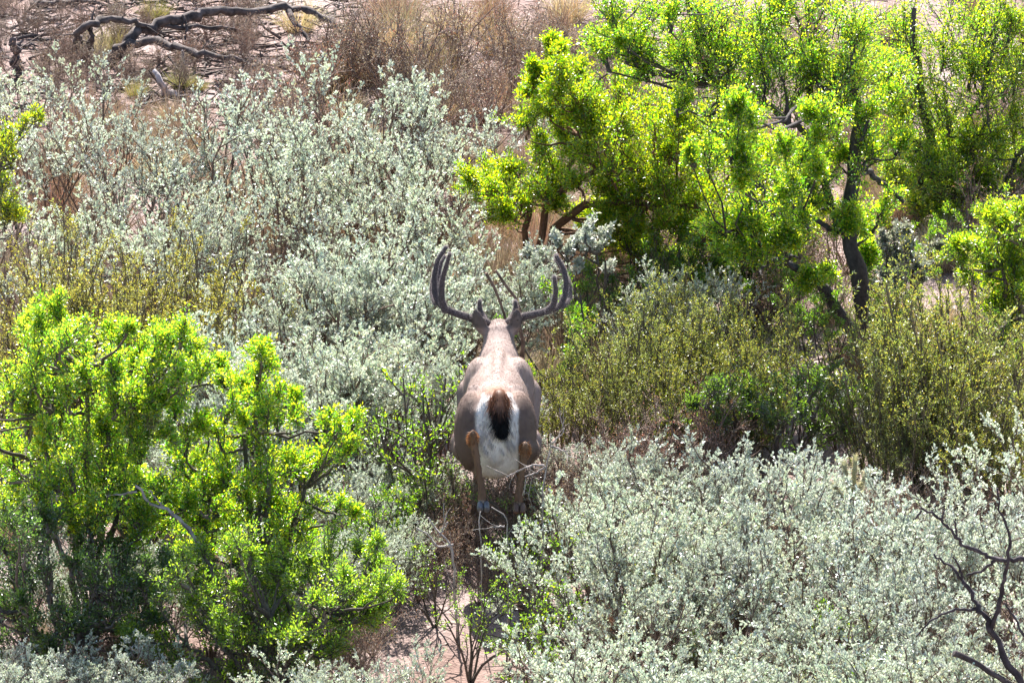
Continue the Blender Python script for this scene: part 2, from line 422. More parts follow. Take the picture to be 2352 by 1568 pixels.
# ------------------------------------------------------------------ the buck
def ellip_loft(rings, k=20):
    """rings: (centre, axis_u, axis_v) -> closed loft"""
    ang = np.arange(k) * 2 * math.pi / k
    V = []
    for c, u, v in rings:
        V.append(np.asarray(c)[None] + np.cos(ang)[:, None] * np.asarray(u) + np.sin(ang)[:, None] * np.asarray(v))
    V = np.array(V).reshape(-1, 3); m = len(rings)
    i = np.arange(m * k).reshape(m, k)
    Q = np.stack([i[:-1], np.roll(i[:-1], -1, 1), np.roll(i[1:], -1, 1), i[1:]], -1).reshape(-1, 4)
    T = []
    V = np.concatenate([V, [np.mean(V[:k], 0)], [np.mean(V[-k:], 0)]])
    a, b = m * k, m * k + 1
    for j in range(k):
        T.append((a, (j + 1) % k, j)); T.append((b, (m - 1) * k + j, (m - 1) * k + (j + 1) % k))
    return V, Q, np.array(T)

def limb(points, radii, k=14, flat=1.0):
    """tapered limb with rounded ends"""
    P = np.asarray(points, float); R = np.asarray(radii, float)
    seg = np.linalg.norm(np.diff(P, axis=0), axis=1); s = np.concatenate([[0], np.cumsum(seg)]); s /= s[-1]
    t = np.linspace(0, 1, max(8, len(P) * 5))
    def sm(v): return np.interp(t, s, v)
    Q = np.stack([sm(P[:, i]) for i in range(3)], -1); rr = sm(R)
    for _ in range(2):
        Q[1:-1] = (Q[:-2] + 2 * Q[1:-1] + Q[2:]) / 4; rr[1:-1] = (rr[:-2] + 2 * rr[1:-1] + rr[2:]) / 4
    T = nrm(np.gradient(Q, axis=0))
    rings = []
    def frame(tg):
        ref = np.array([1.0, 0, 0]) if abs(tg[0]) < 0.9 else np.array([0, 1.0, 0])
        v = np.cross(tg, ref); v /= np.linalg.norm(v); return np.cross(v, tg), v
    u, v = frame(T[0])
    for a in (70, 40, 15): rings.append((Q[0] - T[0] * rr[0] * math.sin(math.radians(a)), u * rr[0] * math.cos(math.radians(a)), v * flat * rr[0] * math.cos(math.radians(a))))
    for q, tg, r in zip(Q, T, rr):
        u, v = frame(tg); rings.append((q, u * r, v * r * flat))
    for a in (15, 40, 70): rings.append((Q[-1] + T[-1] * rr[-1] * math.sin(math.radians(a)), u * rr[-1] * math.cos(math.radians(a)), v * flat * rr[-1] * math.cos(math.radians(a))))
    return ellip_loft(rings, k)

def ball(c, r, k=16):
    rings = []
    for a in np.linspace(-80, 80, 11):
        a = math.radians(a)
        rings.append(((c[0], c[1], c[2] + r[2] * math.sin(a)), (r[0] * math.cos(a), 0, 0), (0, r[1] * math.cos(a), 0)))
    return ellip_loft(rings, k)

buck = empty("mule_deer_buck", (0, 0.6, 0))
tag(buck, "mule deer buck with wide velvet antlers bounding away along the brush trail", "deer")
BO = np.array([0, 0.6, 0.0])                 # parts are built in world space and shifted into the buck's frame

A = Acc(); EARS = []
secs = [(-.115, -.018, .80, .66, .05), (-.09, -.018, .862, .60, .105), (-.05, -.016, .918, .55, .14), (0, -.014, .942, .52, .158), (.10, -.014, .948, .505, .160),
        (.22, -.012, .932, .50, .140), (.36, -.010, .912, .475, .138), (.52, -.008, .896, .44, .154), (.66, -.006, .882, .42, .154),
        (.78, -.004, .872, .42, .150), (.90, 0, .855, .46, .125), (1.0, 0, .83, .55, .085), (1.05, 0, .80, .62, .05)]
rings = []
for y, x, zt, zb, hw in secs:
    rings.append(((x, y, (zt + zb) / 2), (hw, 0, 0), (0, 0, (zt - zb) / 2)))
A.add(*ellip_loft(rings, 28))
HL = at_y(1086, 1000, -.16); HR = at_y(1206, 1026, -.15)       # hocks
FL = at_y(1108, 1132, -.20); FR = at_y(1192, 1135, -.17)       # fetlocks
for sx, hk, ft in ((-1, HL, FL), (1, HR, FR)):
    A.add(*ball((-.014 + sx * .105, .05, .735), (.086, .16, .19)))
    A.add(*ball((-.014 + sx * .098, .13, .905), (.034, .05, .032))); A.add(*ball((sx * .088, .72, .80), (.04, .10, .075)))                     # thigh
    A.add(*ball((-.014 + sx * .075, -.04, .76), (.075, .075, .13)))                      # buttock
    st = np.array([-.01 + sx * .138, .19, .60])
    A.add(*limb([st + [0, .0, .04], st, st * .45 + hk * .55 + [sx * .012, 0, .0], hk + [0, .03, -.015]], [.075, .07, .046, .028]))
    A.add(*limb([hk + [0, -.022, .022], hk + [0, -.006, -.012], hk * .6 + ft * .4, ft * .8 + hk * .2, ft], [.016, .0245, .018, .0165, .021]))
    # front leg, planted on the ground ahead
    sh = np.array([sx * .115, .86, .66]); el = np.array([sx * .125, .78, .52]); kn = np.array([sx * .10, .92, .285]); fe = np.array([sx * .10, .98, .085])
    fe[2] += float(gz(fe[0], fe[1]))
    A.add(*limb([sh, el], [.088, .062])); A.add(*limb([el, kn], [.05, .026])); A.add(*limb([kn, fe], [.026, .02]))
    A.add(*limb([fe, fe + [0, .035, -.045]], [.02, .021]))
    # pastern of the kicked-up hind foot
    A.add(*limb([ft, ft + [.002 * sx, -.012, -.035]], [.023, .021]))
    # shoulder
    A.add(*ball((sx * .085, .78, .70), (.085, .14, .165)))
    # ears
    eb = at_y(1110 if sx < 0 else 1180, 768, 1.14); em = at_y(1100 if sx < 0 else 1186, 738, 1.12); et = at_y(1091 if sx < 0 else 1187, 708, 1.11)
    er = []; EARS.append((eb, et))
    for t, wd in ((0, .022), (.15, .030), (.35, .037), (.55, .036), (.75, .027), (.9, .016), (.99, .006)):
        c = (1 - t) ** 2 * eb + 2 * t * (1 - t) * em + t * t * et
        er.append((c, np.array([wd, .006 * sx, 0]), np.array([0, .011, .003])))
    A.add(*ellip_loft(er, 14))
A.add(*limb([(-.012, .04, .925), (-.011, .3, .908), (-.006, .55, .886), (0, .75, .868), (0, .9, .845)], [.026, .024, .024, .03, .03]))
A.add(*limb([(0, .86, .70), (0, .97, .775), (.0, 1.06, .81), (.0, 1.15, .855)], [.128, .105, .083, .070]))
A.add(*limb([(0, 1.13, .862), (0, 1.20, .865), (0, 1.28, .82), (0, 1.37, .765), (0, 1.43, .725)], [.062, .066, .058, .041, .034]))
A.add(*ball((-.018, -.088, .65), (.03, .035, .042)))
src = put("body_source", A.mesh("body_source"))
md = src.modifiers.new("r", 'REMESH'); md.mode = 'VOXEL'; md.voxel_size = 0.0085; md.use_smooth_shade = True
md2 = src.modifiers.new("s", 'SMOOTH'); md2.factor = 0.5; md2.iterations = 14
bpy.context.view_layer.update()
dg = bpy.context.evaluated_depsgraph_get()
bme = bpy.data.meshes.new_from_object(src.evaluated_get(dg))
bpy.data.objects.remove(src)
bme.name = "buck_body"
nv = len(bme.vertices); BV = np.empty(nv * 3, np.float32); bme.vertices.foreach_get("co", BV); BV = BV.reshape(-1, 3).astype(float)
BN = np.empty(nv * 3, np.float32); bme.vertex_normals.foreach_get("vector", BN); BN = BN.reshape(-1, 3).astype(float)

def sstep(a, b, v): t = np.clip((v - a) / (b - a), 0, 1); return t * t * (3 - 2 * t)
def coat(P, N):
    x, y, z = P[:, 0] + .012, P[:, 1], P[:, 2]
    c = np.tile(np.array([.31, .232, .208]), (len(P), 1))
    def lay(col, k): c[:] = c * (1 - k[:, None]) + np.asarray(col) * k[:, None]
    n = vnoise(x * 9, y * 9 + z * 7, 1.0)
    lay((.20, .135, .105), sstep(.68, .58, z + .02 * n) * sstep(.5, .35, y) * .6)          # warm lower haunch
    lay((.11, .072, .058), sstep(.16, .02, y) * sstep(.06, .11, np.abs(x)) * .85)          # naturally darker back of the haunch, deepened with painted shade
    lay((.27, .12, .06), sstep(.0, -.035, y) * sstep(.93, .86, z) * sstep(.02, .06, np.abs(x)) * sstep(.11, .085, np.abs(x)) * .0)
    lay((.30, .15, .085), np.exp(-((x / .085) ** 2 + ((y - .02) / .06) ** 2)) * sstep(.86, .92, z) * .8)   # rusty patch at the tail root
    wp = sstep(.104, .088, np.abs(x - .006) + .008 * n + .03 * sstep(.86, .93, z)) * sstep(.055, .02, y) * sstep(.935, .915, z)
    lay((.80, .76, .73), wp)
    belly = sstep(.6, .53, z) * sstep(.13, .09, np.abs(x)) * sstep(.15, -.1, N[:, 2]) * sstep(.8, .6, y)
    lay((.66, .58, .51), belly)
    lay((.52, .45, .40), .7 * sstep(.06, .02, np.linalg.norm(P - np.array([-.018, -.1, .645]), axis=1)))
    leg = (sstep(.03, -.03, y) * sstep(.05, .035, np.minimum(np.linalg.norm((P - HL)[:, [0, 1]], axis=1) - .025, np.linalg.norm((P - HR)[:, [0, 1]], axis=1) - .025)))
    dl = np.minimum(seg_d(P, HL, FL), seg_d(P, HR, FR)); leg = sstep(.05, .035, dl)
    lay((.21, .125, .08), leg)
    lay((.17, .13, .115), sstep(1.12, 1.18, y) * .6)                                        # dark forehead
    lay((.33, .25, .22), sstep(.62, .8, z) * sstep(.3, .5, y) * sstep(1.1, 1.0, y) * .5)
    ear = sstep(.05, .035, np.minimum(seg_d(P, *EARS[0]), seg_d(P, *EARS[1]))) * sstep(.895, .915, z)
    lay((.13, .11, .108), ear)  # grey ear backs, with some of their shade put into the tone
    fl = sstep(.42, .36, z) * sstep(.7, .75, y); lay((.27, .18, .12), fl)
    c *= (1 + .07 * vnoise(x * 30, y * 22 + z * 25, 1.0))[:, None]
    return np.clip(c, .01, .95)
def seg_d(P, a, b):
    ab = b - a; t = np.clip(((P - a) @ ab) / (ab @ ab), 0, 1); return np.linalg.norm(P - a - t[:, None] * ab, axis=1)
BC = coat(BV, BN)
ca = bme.color_attributes.new("tint", 'FLOAT_COLOR', 'POINT'); c4 = np.ones((nv, 4), np.float32); c4[:, :3] = BC; ca.data.foreach_set("color", c4.ravel())
bme.vertices.foreach_set("co", (BV - BO).astype(np.float32).ravel()); bme.update()
body = put("body", bme, M_FUR, buck)

# short coat hair, one mesh
rng = np.random.default_rng(5)
NH = 60000
pick = rng.integers(0, nv, NH)
hp = BV[pick] + rng.uniform(-1, 1, (NH, 3)) * .008; hn = BN[pick]; hp = hp - hn * ((hp - BV[pick]) * hn).sum(-1, keepdims=True)
flow = np.tile(np.array([0, -1.0, -.25]), (NH, 1)); flow[hp[:, 1] < .0] = (0, -.3, -1.0)
flow = nrm(flow - hn * (flow * hn).sum(-1, keepdims=True) + rng.normal(size=(NH, 3)) * .12)
hd = nrm(flow + hn * rng.uniform(.08, .28, (NH, 1)))
wpm = (BC[pick].mean(1) > .55)
hl = rng.uniform(.006, .013, NH) * np.where(wpm, 1.7, 1.0)
hs = nrm(np.cross(hd, hn)) * (rng.uniform(.0009, .0016, (NH, 1)))
V = np.stack([hp - hs - hn * .001, hp + hs - hn * .001, hp + hd * hl[:, None]], 1).reshape(-1, 3) - BO
hc = np.repeat(np.clip(BC[pick] * rng.uniform(.85, 1.15, (NH, 1)), .01, .95), 3, 0)
tag(put("fur", mesh_np("buck_fur", V, tris=np.arange(NH * 3).reshape(-1, 3), col=hc), M_HAIR, buck), kind="stuff")

def hair_tuft(rng, roots, dirs, lens, cols, w=.0022, droop=-.6):
    P = poly(rng, roots, dirs, lens, 4, .10, droop)
    s = nrm(np.cross(dirs, rng.normal(size=dirs.shape)))[:, None]; n = len(P)
    W = np.array([1, .9, .6, .1])[None, :, None] * w * .5
    V = np.stack([P - s * W, P + s * W], 2); idx = np.arange(n * 8).reshape(n, 4, 2)
    Q = np.stack([idx[:, :-1, 0], idx[:, :-1, 1], idx[:, 1:, 1], idx[:, 1:, 0]], -1).reshape(-1, 4)
    return V.reshape(-1, 3), Q, np.repeat(cols, 8, 0)

# tail: core plus long hair, brown above and black below
tb = at_y(1147, 905, -.035); tm = at_y(1147, 945, -.105); te = at_y(1152, 990, -.125)
A = Acc(); V, Q, T = limb([tb + [0, .03, .0], tb, tm, te], [.026, .03, .03, .012], flat=.6)
def tailc(P):
    k = sstep(.90, .84, P[:, 2] + .012 * vnoise(P[:, 0] * 60, P[:, 2] * 30, 1))[:, None]
    return np.array([.22, .105, .062]) * (1 - k) + np.array([.012, .010, .010]) * k
A.add(V - BO, Q, T, tailc(V))
n = 5200; t = rng.random(n); root = np.where(t[:, None] < .5, tb + (tm - tb) * (t[:, None] * 2), tm + (te - tm) * (t[:, None] * 2 - 1))
side = rng.normal(size=(n, 3)) * np.array([.020, .009, .006]); side[:, 1] = -np.abs(side[:, 1]); root = root + side * (1 - .55 * t[:, None])
dirs = nrm(nrm(te - tb)[None] + side * 10 + rng.normal(size=(n, 3)) * .13)
V, Q, cc = hair_tuft(rng, root, dirs, rng.uniform(.03, .06, n), tailc(root + dirs * .03) * rng.uniform(.7, 1.35, (n, 1)))
A.add(V - BO, Q, None, cc)
tl = put("tail", A.mesh("buck_tail"), M_HAIR, buck); tl["label"] = "rust-brown tail with a black tip"
# white rump fringe beside the tail
n = 2600; sd = rng.choice([-1, 1], n); zz = rng.uniform(.70, .90, n)
root = np.stack([-.005 + sd * rng.uniform(.02, .075, n), 0 * zz, zz], -1)
dd = ((BV[None, :, [0, 2]][:, ::7] - root[:, None][:, :, [0, 2]]) ** 2).sum(-1) + (BV[::7, 1][None] > .06) * 9
root = BV[::7][dd.argmin(1)]
V, Q, cc = hair_tuft(rng, root, nrm(np.stack([sd * .25, -.35 + 0 * zz, -1 + 0 * zz], -1) + rng.normal(size=(n, 3)) * .15), rng.uniform(.02, .045, n), np.tile([.8, .76, .74], (n, 1)) * rng.uniform(.85, 1.1, (n, 1)))
tag(put("rump_fringe", mesh_np("rump_fringe", V - BO, Q, col=cc), M_HAIR, buck), kind="stuff")
# orange hock tufts
for hk in (HL, HR):
    n = 900; o3 = rng.normal(size=(n, 3)); o3 = nrm(o3)
    root = hk + np.array([0, -.004, .0]) + o3 * np.array([.019, .019, .03]) + np.array([0, 0, -.012])
    V, Q, cc = hair_tuft(rng, root, nrm(o3 + np.array([0, -.4, -.8])), rng.uniform(.008, .024, n), np.array([.42, .20, .085]) * rng.uniform(.6, 1.4, (n, 1)))
    tag(put("hock_tuft", mesh_np("hock_tuft", V - BO, Q, col=cc), M_HAIR, buck), kind="stuff")

# hooves: two toes each
def hoof(c, down, back, colr):
    A = Acc(); down = nrm(np.asarray(down, float)); back = nrm(np.asarray(back, float) - down * (np.asarray(back) @ down)); sd = np.cross(down, back)
    for s in (-1, 1):
        rings = []
        for t, wd, dp, sh in ((0, .011, .016, 0), (.25, .014, .021, .002), (.6, .0155, .026, .006), (.9, .0145, .027, .012), (1.0, .011, .022, .014)):
            rings.append((np.asarray(c) + down * .05 * t + sd * s * .0145 - back * sh, sd * wd, back * dp))
        V, Q, T = ellip_loft(rings, 12); A.add(V - BO, Q, T, colr)
    return A.mesh("hoof", True)
put("hoof", hoof(FL + [.004, -.015, -.04], (0.02, -.75, -.66), (0, .6, -.8), (.17, .17, .19)), M_HOOF, buck)
put("hoof", hoof(FR + [.002, -.014, -.04], (0, -.55, -.8), (0, .7, -.6), (.16, .10, .08)), M_HOOF, buck)
for sx in (-1, 1):
    fx, fy = sx * .10, 1.015; z0 = float(gz(fx, fy))
    put("hoof", hoof((fx, fy, z0 + .042), (0, .25, -.95), (0, -1, 0), (.07, .065, .07)), M_HOOF, buck)
# eyes and nose
for sx in (-1, 1):
    V, Q, T = ball((sx * .054, 1.245, .862), (.012, .016, .014), 12); A = Acc(); A.add(V - BO, Q, T, (.015, .01, .008)); put("eye", A.mesh("eye", True), M_HOOF, buck)
V, Q, T = ball((0, 1.462, .722), (.026, .014, .02), 12); A = Acc(); A.add(V - BO, Q, T, (.02, .016, .016)); put("nose", A.mesh("nose", True), M_HOOF, buck)

# antlers in velvet
AY = 1.16
def tine(A, pts, r0, r1, colr=(.075, .062, .066)):
    P = np.array([at_y(px, py, y) for px, py, y in pts]); m = len(P)
    V, Q, T = limb(P, np.linspace(r0, r1, m), 12)
    A.add(V - BO, Q, T, colr)
def fuzz(A, parent, colr=(.40, .36, .37)):
    V = np.concatenate(A.V); n = 30000; r = np.random.default_rng(3)
    p = V[r.integers(0, len(V), n)] + r.normal(size=(n, 3)) * .003; d = nrm(r.normal(size=(n, 3))) * r.uniform(.003, .006, (n, 1)); s = nrm(np.cross(d, r.normal(size=(n, 3)))) * .0004
    tag(put('velvet_fuzz', mesh_np('velvet_fuzz', np.stack([p - s, p + s, p + d], 1).reshape(-1, 3), tris=np.arange(n * 3).reshape(-1, 3), col=np.tile(colr, (n * 3, 1))), M_HAIR, parent), kind='stuff')
L_ = Acc()
tine(L_, [(1124, 748, 1.19), (1112, 738, 1.18), (1085, 732, 1.15), (1045, 719, 1.13), (1018, 707, 1.14), (1005, 692, 1.16), (998, 672, 1.18), (997, 634, 1.20), (1005, 596, 1.22), (1024, 569, 1.24)], .021, .0095)
tine(L_, [(1022, 711, 1.13), (1014, 690, 1.12), (1015, 645, 1.11), (1026, 607, 1.10), (1033, 584, 1.09)], .018, .008)
tine(L_, [(1004, 690, 1.19), (1006, 640, 1.26), (1012, 605, 1.30), (1021, 590, 1.32)], .0135, .007)
tine(L_, [(1000, 696, 1.18), (992, 676, 1.24), (992, 650, 1.29), (998, 625, 1.32)], .013, .008)
tine(L_, [(1117, 741, 1.20), (1106, 722, 1.24), (1101, 705, 1.25), (1102, 692, 1.25)], .015, .009)
fuzz(L_, put("antler", L_.mesh("antler", True), M_VELVET, buck))
R_ = Acc()
tine(R_, [(1162, 748, 1.19), (1172, 738, 1.18), (1198, 728, 1.15), (1236, 720, 1.13), (1263, 713, 1.14), (1284, 705, 1.16), (1298, 680, 1.18), (1301, 648, 1.20), (1296, 618, 1.22), (1278, 589, 1.24)], .021, .0095)
tine(R_, [(1258, 714, 1.13), (1272, 700, 1.12), (1277, 668, 1.11), (1273, 637, 1.10)], .017, .0085)
tine(R_, [(1293, 702, 1.17), (1309, 686, 1.24), (1309, 655, 1.29), (1300, 630, 1.32)], .014, .008)
tine(R_, [(1300, 640, 1.21), (1288, 615, 1.25), (1277, 597, 1.28)], .010, .007)
tine(R_, [(1170, 741, 1.20), (1180, 722, 1.24), (1185, 706, 1.25), (1183, 694, 1.25)], .015, .009)
fuzz(R_, put("antler", R_.mesh("antler", True), M_VELVET, buck))

# ------------------------------------------------------------------ leafy trees and large shrubs, crown shaped clump by clump
def px_m(Y): return F_PX / ((Y - CAM[1]) / FWD[1])
def leafy(name, label, cat, base, stems, clumps, Y, seed, leafc, altc, palt, mat, stemc=(.13, .11, .095), leaf=(.0155, .0084), dens=1.0, jit=.3, group=None, rt=.035, spread=.034, crown="crown", rs=1.45, fill=.85):
    rng = np.random.default_rng(seed)
    bx, by = base; b = np.array([bx, by, float(gz(bx, by)) - .03])
    root = empty(name, b)
    tag(root, label, cat, group)
    A = Acc(); nodes = []
    for pts, r0, r1 in stems:
        P = np.asarray(pts, float); m = 16
        s = np.concatenate([[0], np.cumsum(np.linalg.norm(np.diff(P, axis=0), axis=1))]); t = np.linspace(0, s[-1], m)
        Q = np.stack([np.interp(t, s, P[:, i]) for i in range(3)], -1)
        Q[1:-1] += rng.normal(size=(m - 2, 3)) * .008
        V, F = tubes(Q[None] - b, np.linspace(r0, r1, m)[None] * rng.uniform(.9, 1.12, (1, m)), 9)
        A.add(V, F, col=np.asarray(stemc) * rng.uniform(.75, 1.2, (len(V), 1))); nodes.append(Q[3:])
    trunk = put("trunk", A.mesh("trunk", True), M_BARK, root)
    nodes = np.concatenate(nodes)
    A = Acc(); Lf = Acc(); limbs = []; branches = []; shoots = []
    mid = np.mean([at_y(cl[0], cl[1], Y) for cl in clumps], 0); mid[2] = max(mid[2] * .45, .15)
    extra = []
    for cl in clumps:                                     # smaller clumps between the main ones close the crown
        for _ in range(2):
            a = rng.random() * 6.283; r = cl[2] * rng.uniform(.7, 1.5); sy = math.sin(a) * r
            if fill > rng.random() and cl[2] > 25: extra.append((cl[0] + math.cos(a) * r, cl[1] + (sy if sy > 0 else sy * .45), cl[2] * rng.uniform(.45, .8)) + tuple(cl[3:]))
    for cl in list(clumps) + extra:
        px, py, R = cl[:3]; y = Y + (cl[3] if len(cl) > 3 else rng.uniform(-jit, jit))
        c = at_y(px, py, y); R = R * rs / px_m(y)
        ax = nrm(nrm(c - mid) * .75 + np.array([0, 0, .55]) + rng.normal(size=3) * .3); low = c - ax * R * 1.1
        dn = np.linalg.norm(nodes - low, axis=1) + np.maximum(nodes[:, 2] - low[2], 0) * 2.0
        n0 = nodes[dn.argmin()]
        tt = np.linspace(0, 1, 7)[:, None]
        Lm = n0 + (low - n0) * tt; Lm[1:-1] += rng.normal(size=(5, 3)) * .02 * min(1, np.linalg.norm(low - n0)); Lm[:, 2] -= (np.sin(tt[:, 0] * math.pi) * .06 * np.linalg.norm(low - n0))
        limbs.append(Lm)
        n1 = max(4, int(10 * dens))
        d = nrm(ax + rng.normal(size=(n1, 3)) * .48)
        st = low + ax * R * rng.uniform(0, .9, (n1, 1)) + rng.normal(size=(n1, 3)) * R * .10
        B = poly(rng, st, d, R * rng.uniform(.4, 1.35, n1), 5, .16, .2); branches.append(B)
        limbs.append(np.linspace(low, low + ax * R * .9, 7) + rng.normal(size=(7, 3)) * .006)
        S, _ = grow(rng, B, 6, .1, 1.0, .22 * R, .62 * R, 20, 70, .15, 4, .18, .25)
        wh = S[:, -1][rng.integers(0, len(S), 5)]
        shoots.append(S); shoots.append(poly(rng, wh, nrm(nrm(wh - c) + rng.normal(size=(5, 3)) * .3 + np.array([0, 0, .5])), R * rng.uniform(.3, .9, 5), 4, .1, .2))
    limbs = np.array(limbs); branches = np.concatenate(branches); shoots = np.concatenate(shoots)
    for P, r0, r1, k in ((limbs, rt * .26, rt * .09, 6), (branches[:, ::2], rt * .09, rt * .05, 3), (shoots[:, [0, 3]], .0018, .001, 3)):
        RR = np.linspace(r0, r1, P.shape[1])[None] * rng.uniform(.7, 1.3, (len(P), 1)); V, Q = tubes(P - b, RR, k)
        A.add(V, Q, col=np.repeat(np.asarray(stemc) * rng.uniform(.7, 1.3, (len(P), 1)), P.shape[1] * k, 0))
    br = put("branches", A.mesh("branches"), M_BARK, root)
    if rt < .02 or dens < .6: br["kind"] = "stuff"
    zt = shoots[:, -1, 2]; z0, z1 = np.percentile(zt, [5, 98])
    for P, k, a in ((shoots, int(18.5 * min(1.3, max(dens, .4))), .05), (branches, 14, .5)):
        V, T, N, t = shoot_leaves(rng, P - b, k, a, 1.0, leaf[0], leaf[1], (30, 80), spread, .22, .5, .2)
        c = tint(rng, N, leafc, .2, altc, palt)
        growth_glow = np.repeat(sstep(.45, 1.0, t) * .6, 4)[:, None]                  # yellow-green tips: new growth, plus backlit glow put into the colour
        c = c * (1 - growth_glow) + np.asarray(altc) * growth_glow
        Lf.add(V, T=T, col=c)
    cr = put(crown, Lf.mesh("crown"), mat, root); cr["kind"] = "stuff"
    return root

def stems_to(base, tops, r=.03):
    """simple stems rising from a base to several points"""
    out = []; b = np.array([base[0], base[1], float(gz(*base)) - .04])
    for t in tops:
        t = np.asarray(t, float); mid = b * .5 + t * .5 + np.array([(b - t)[0] * .12, 0, -.02]); out.append(([b, mid, t], r, r * .45))
    return out

YG = (.46, .45, .04)
# the tall tree with the dark leaning trunk
YD = 4.3
bD = at_z(1992, 795, 0)[:2]
def tp(pts, Y): return [at_y(px, py, Y + dy) for px, py, dy in pts]
b3 = np.array([bD[0], bD[1], -.05])
YD = float(bD[1])
stemsD = [([b3] + tp([(1993, 736, 0), (1972, 627, 0), (1946, 535, 0), (1950, 480, .05), (1969, 382, .1), (1969, 305, .1), (1972, 273, .1), (1950, 200, .1), (1940, 60, .1)], YD), .052, .018),
          ([b3] + tp([(1923, 709, -.1), (1895, 660, -.15), (1813, 605, -.2), (1740, 590, -.2)], YD), .045, .014),
          (tp([(1958, 560, 0), (1905, 470, .1), (1868, 330, .2), (1862, 235, .2), (1840, 120, .2)], YD), .026, .012),
          (tp([(1866, 320, .2), (1820, 285, .2), (1759, 245, .2), (1690, 180, .2)], YD), .020, .010),
          (tp([(1969, 370, .1), (2032, 425, .15), (2075, 464, .1)], YD), .020, .010),
          (tp([(1971, 275, .1), (1940, 240, .05), (1906, 191, 0)], YD), .014, .006),
          (tp([(1948, 540, 0), (1900, 520, -.1), (1840, 480, -.1), (1790, 470, -.1)], YD), .018, .009)]
clD = [(1415, 30, 62), (1395, 75, 30), (1500, 35, 80), (1470, 90, 45), (1590, 95, 70), (1570, -20, 90), (1660, 40, 95), (1690, 150, 85), (1760, 60, 95), (1790, 150, 85), (1850, 80, 95), (1870, 170, 80), (1900, 0, 100), (1925, 230, 60),
       (1980, 60, 90), (1990, 170, 75), (1650, 230, 65), (1895, 350, 40, .1), (1880, 430, 42, 0), (1940, 490, 32, -.15), (2000, 590, 30, .3), (1870, 390, 45), (1720, 300, 45), (2020, 330, 50), (2030, 480, 40), (1880, 640, 35), (1720, 470, 60, -1.0), (1790, 440, 50, -1.0), (1640, 520, 52, -1.0), (1740, 560, 46, -.9), (1810, 520, 40, -.9), (1640, 330, 48, -1.6), (1690, 255, 44, -1.6), (1845, 350, 42, -1.6), (1900, 255, 44, -1.6), (1735, 375, 44, -1.6)]
leafy("mesquite_tree", "tall green tree with a dark leaning forked trunk behind the olive shrubs", "tree", bD, stemsD, clD, YD, 1, (.105, .255, .025), YG, .16, M_GREEN, (.085, .075, .072), rt=.04)
# the spreading tree on reddish stems behind the antlers
YB = 4.5
bB = (float(at_y(1235, 700, YB)[0]), YB)
stemsB = [([[bB[0] - .02, YB, -.05]] + tp([(1205, 600, 0), (1212, 500, 0), (1225, 420, 0)], YB), .022, .012),
          ([[bB[0], YB, -.05]] + tp([(1240, 600, .05), (1248, 490, .05), (1290, 440, 0), (1330, 400, 0), (1420, 380, 0), (1500, 390, 0)], YB), .024, .012),
          ([[bB[0] + .03, YB, -.05]] + tp([(1262, 590, .1), (1275, 520, .1), (1340, 470, 0), (1450, 460, 0), (1580, 480, -.1), (1700, 500, -.1), (1790, 480, -.1)], YB), .026, .012),
          (tp([(1300, 430, 0), (1320, 340, 0), (1345, 250, 0)], YB), .014, .008), (tp([(1500, 400, 0), (1540, 320, 0), (1560, 250, 0)], YB), .014, .008)]
clB = [(1272, 118, 26), (1290, 165, 40), (1235, 205, 42), (1320, 215, 50), (1212, 265, 36), (1290, 280, 66), (1375, 235, 55), (1420, 185, 48), (1395, 310, 70), (1470, 270, 70), (1530, 215, 62), (1480, 360, 70), (1560, 320, 72), (1625, 280, 60), (1640, 375, 75), (1720, 410, 75), (1795, 400, 72), (1845, 420, 45),
       (1560, 420, 65), (1660, 470, 72), (1750, 490, 72), (1830, 490, 55), (1105, 400, 34), (1135, 445, 42), (1185, 465, 42), (1225, 430, 36), (1250, 345, 40), (1310, 405, 40), (1385, 420, 52), (1450, 450, 55), (1530, 500, 55), (1620, 540, 58), (1710, 560, 58), (1790, 570, 50), (1360, 490, 40), (1500, 570, 50), (1590, 600, 48), (1680, 620, 45), (1440, 560, 45), (1540, 640, 42), (1640, 660, 40), (1400, 510, 40), (1740, 640, 40), (1820, 600, 40), (1345, 330, 45), (1430, 390, 50), (1600, 440, 55), (1700, 340, 55), (1780, 350, 50), (1160, 400, 30), (1255, 160, 26), (1270, 95, 16), (1330, 260, 40), (1500, 320, 50)]
leafy("mesquite_tree", "wide yellow-green tree spreading over reddish stems just behind the antlers", "tree", bB, stemsB, clB, YB, 2, (.115, .25, .025), YG, .22, M_GREEN, (.19, .105, .07), rt=.03)
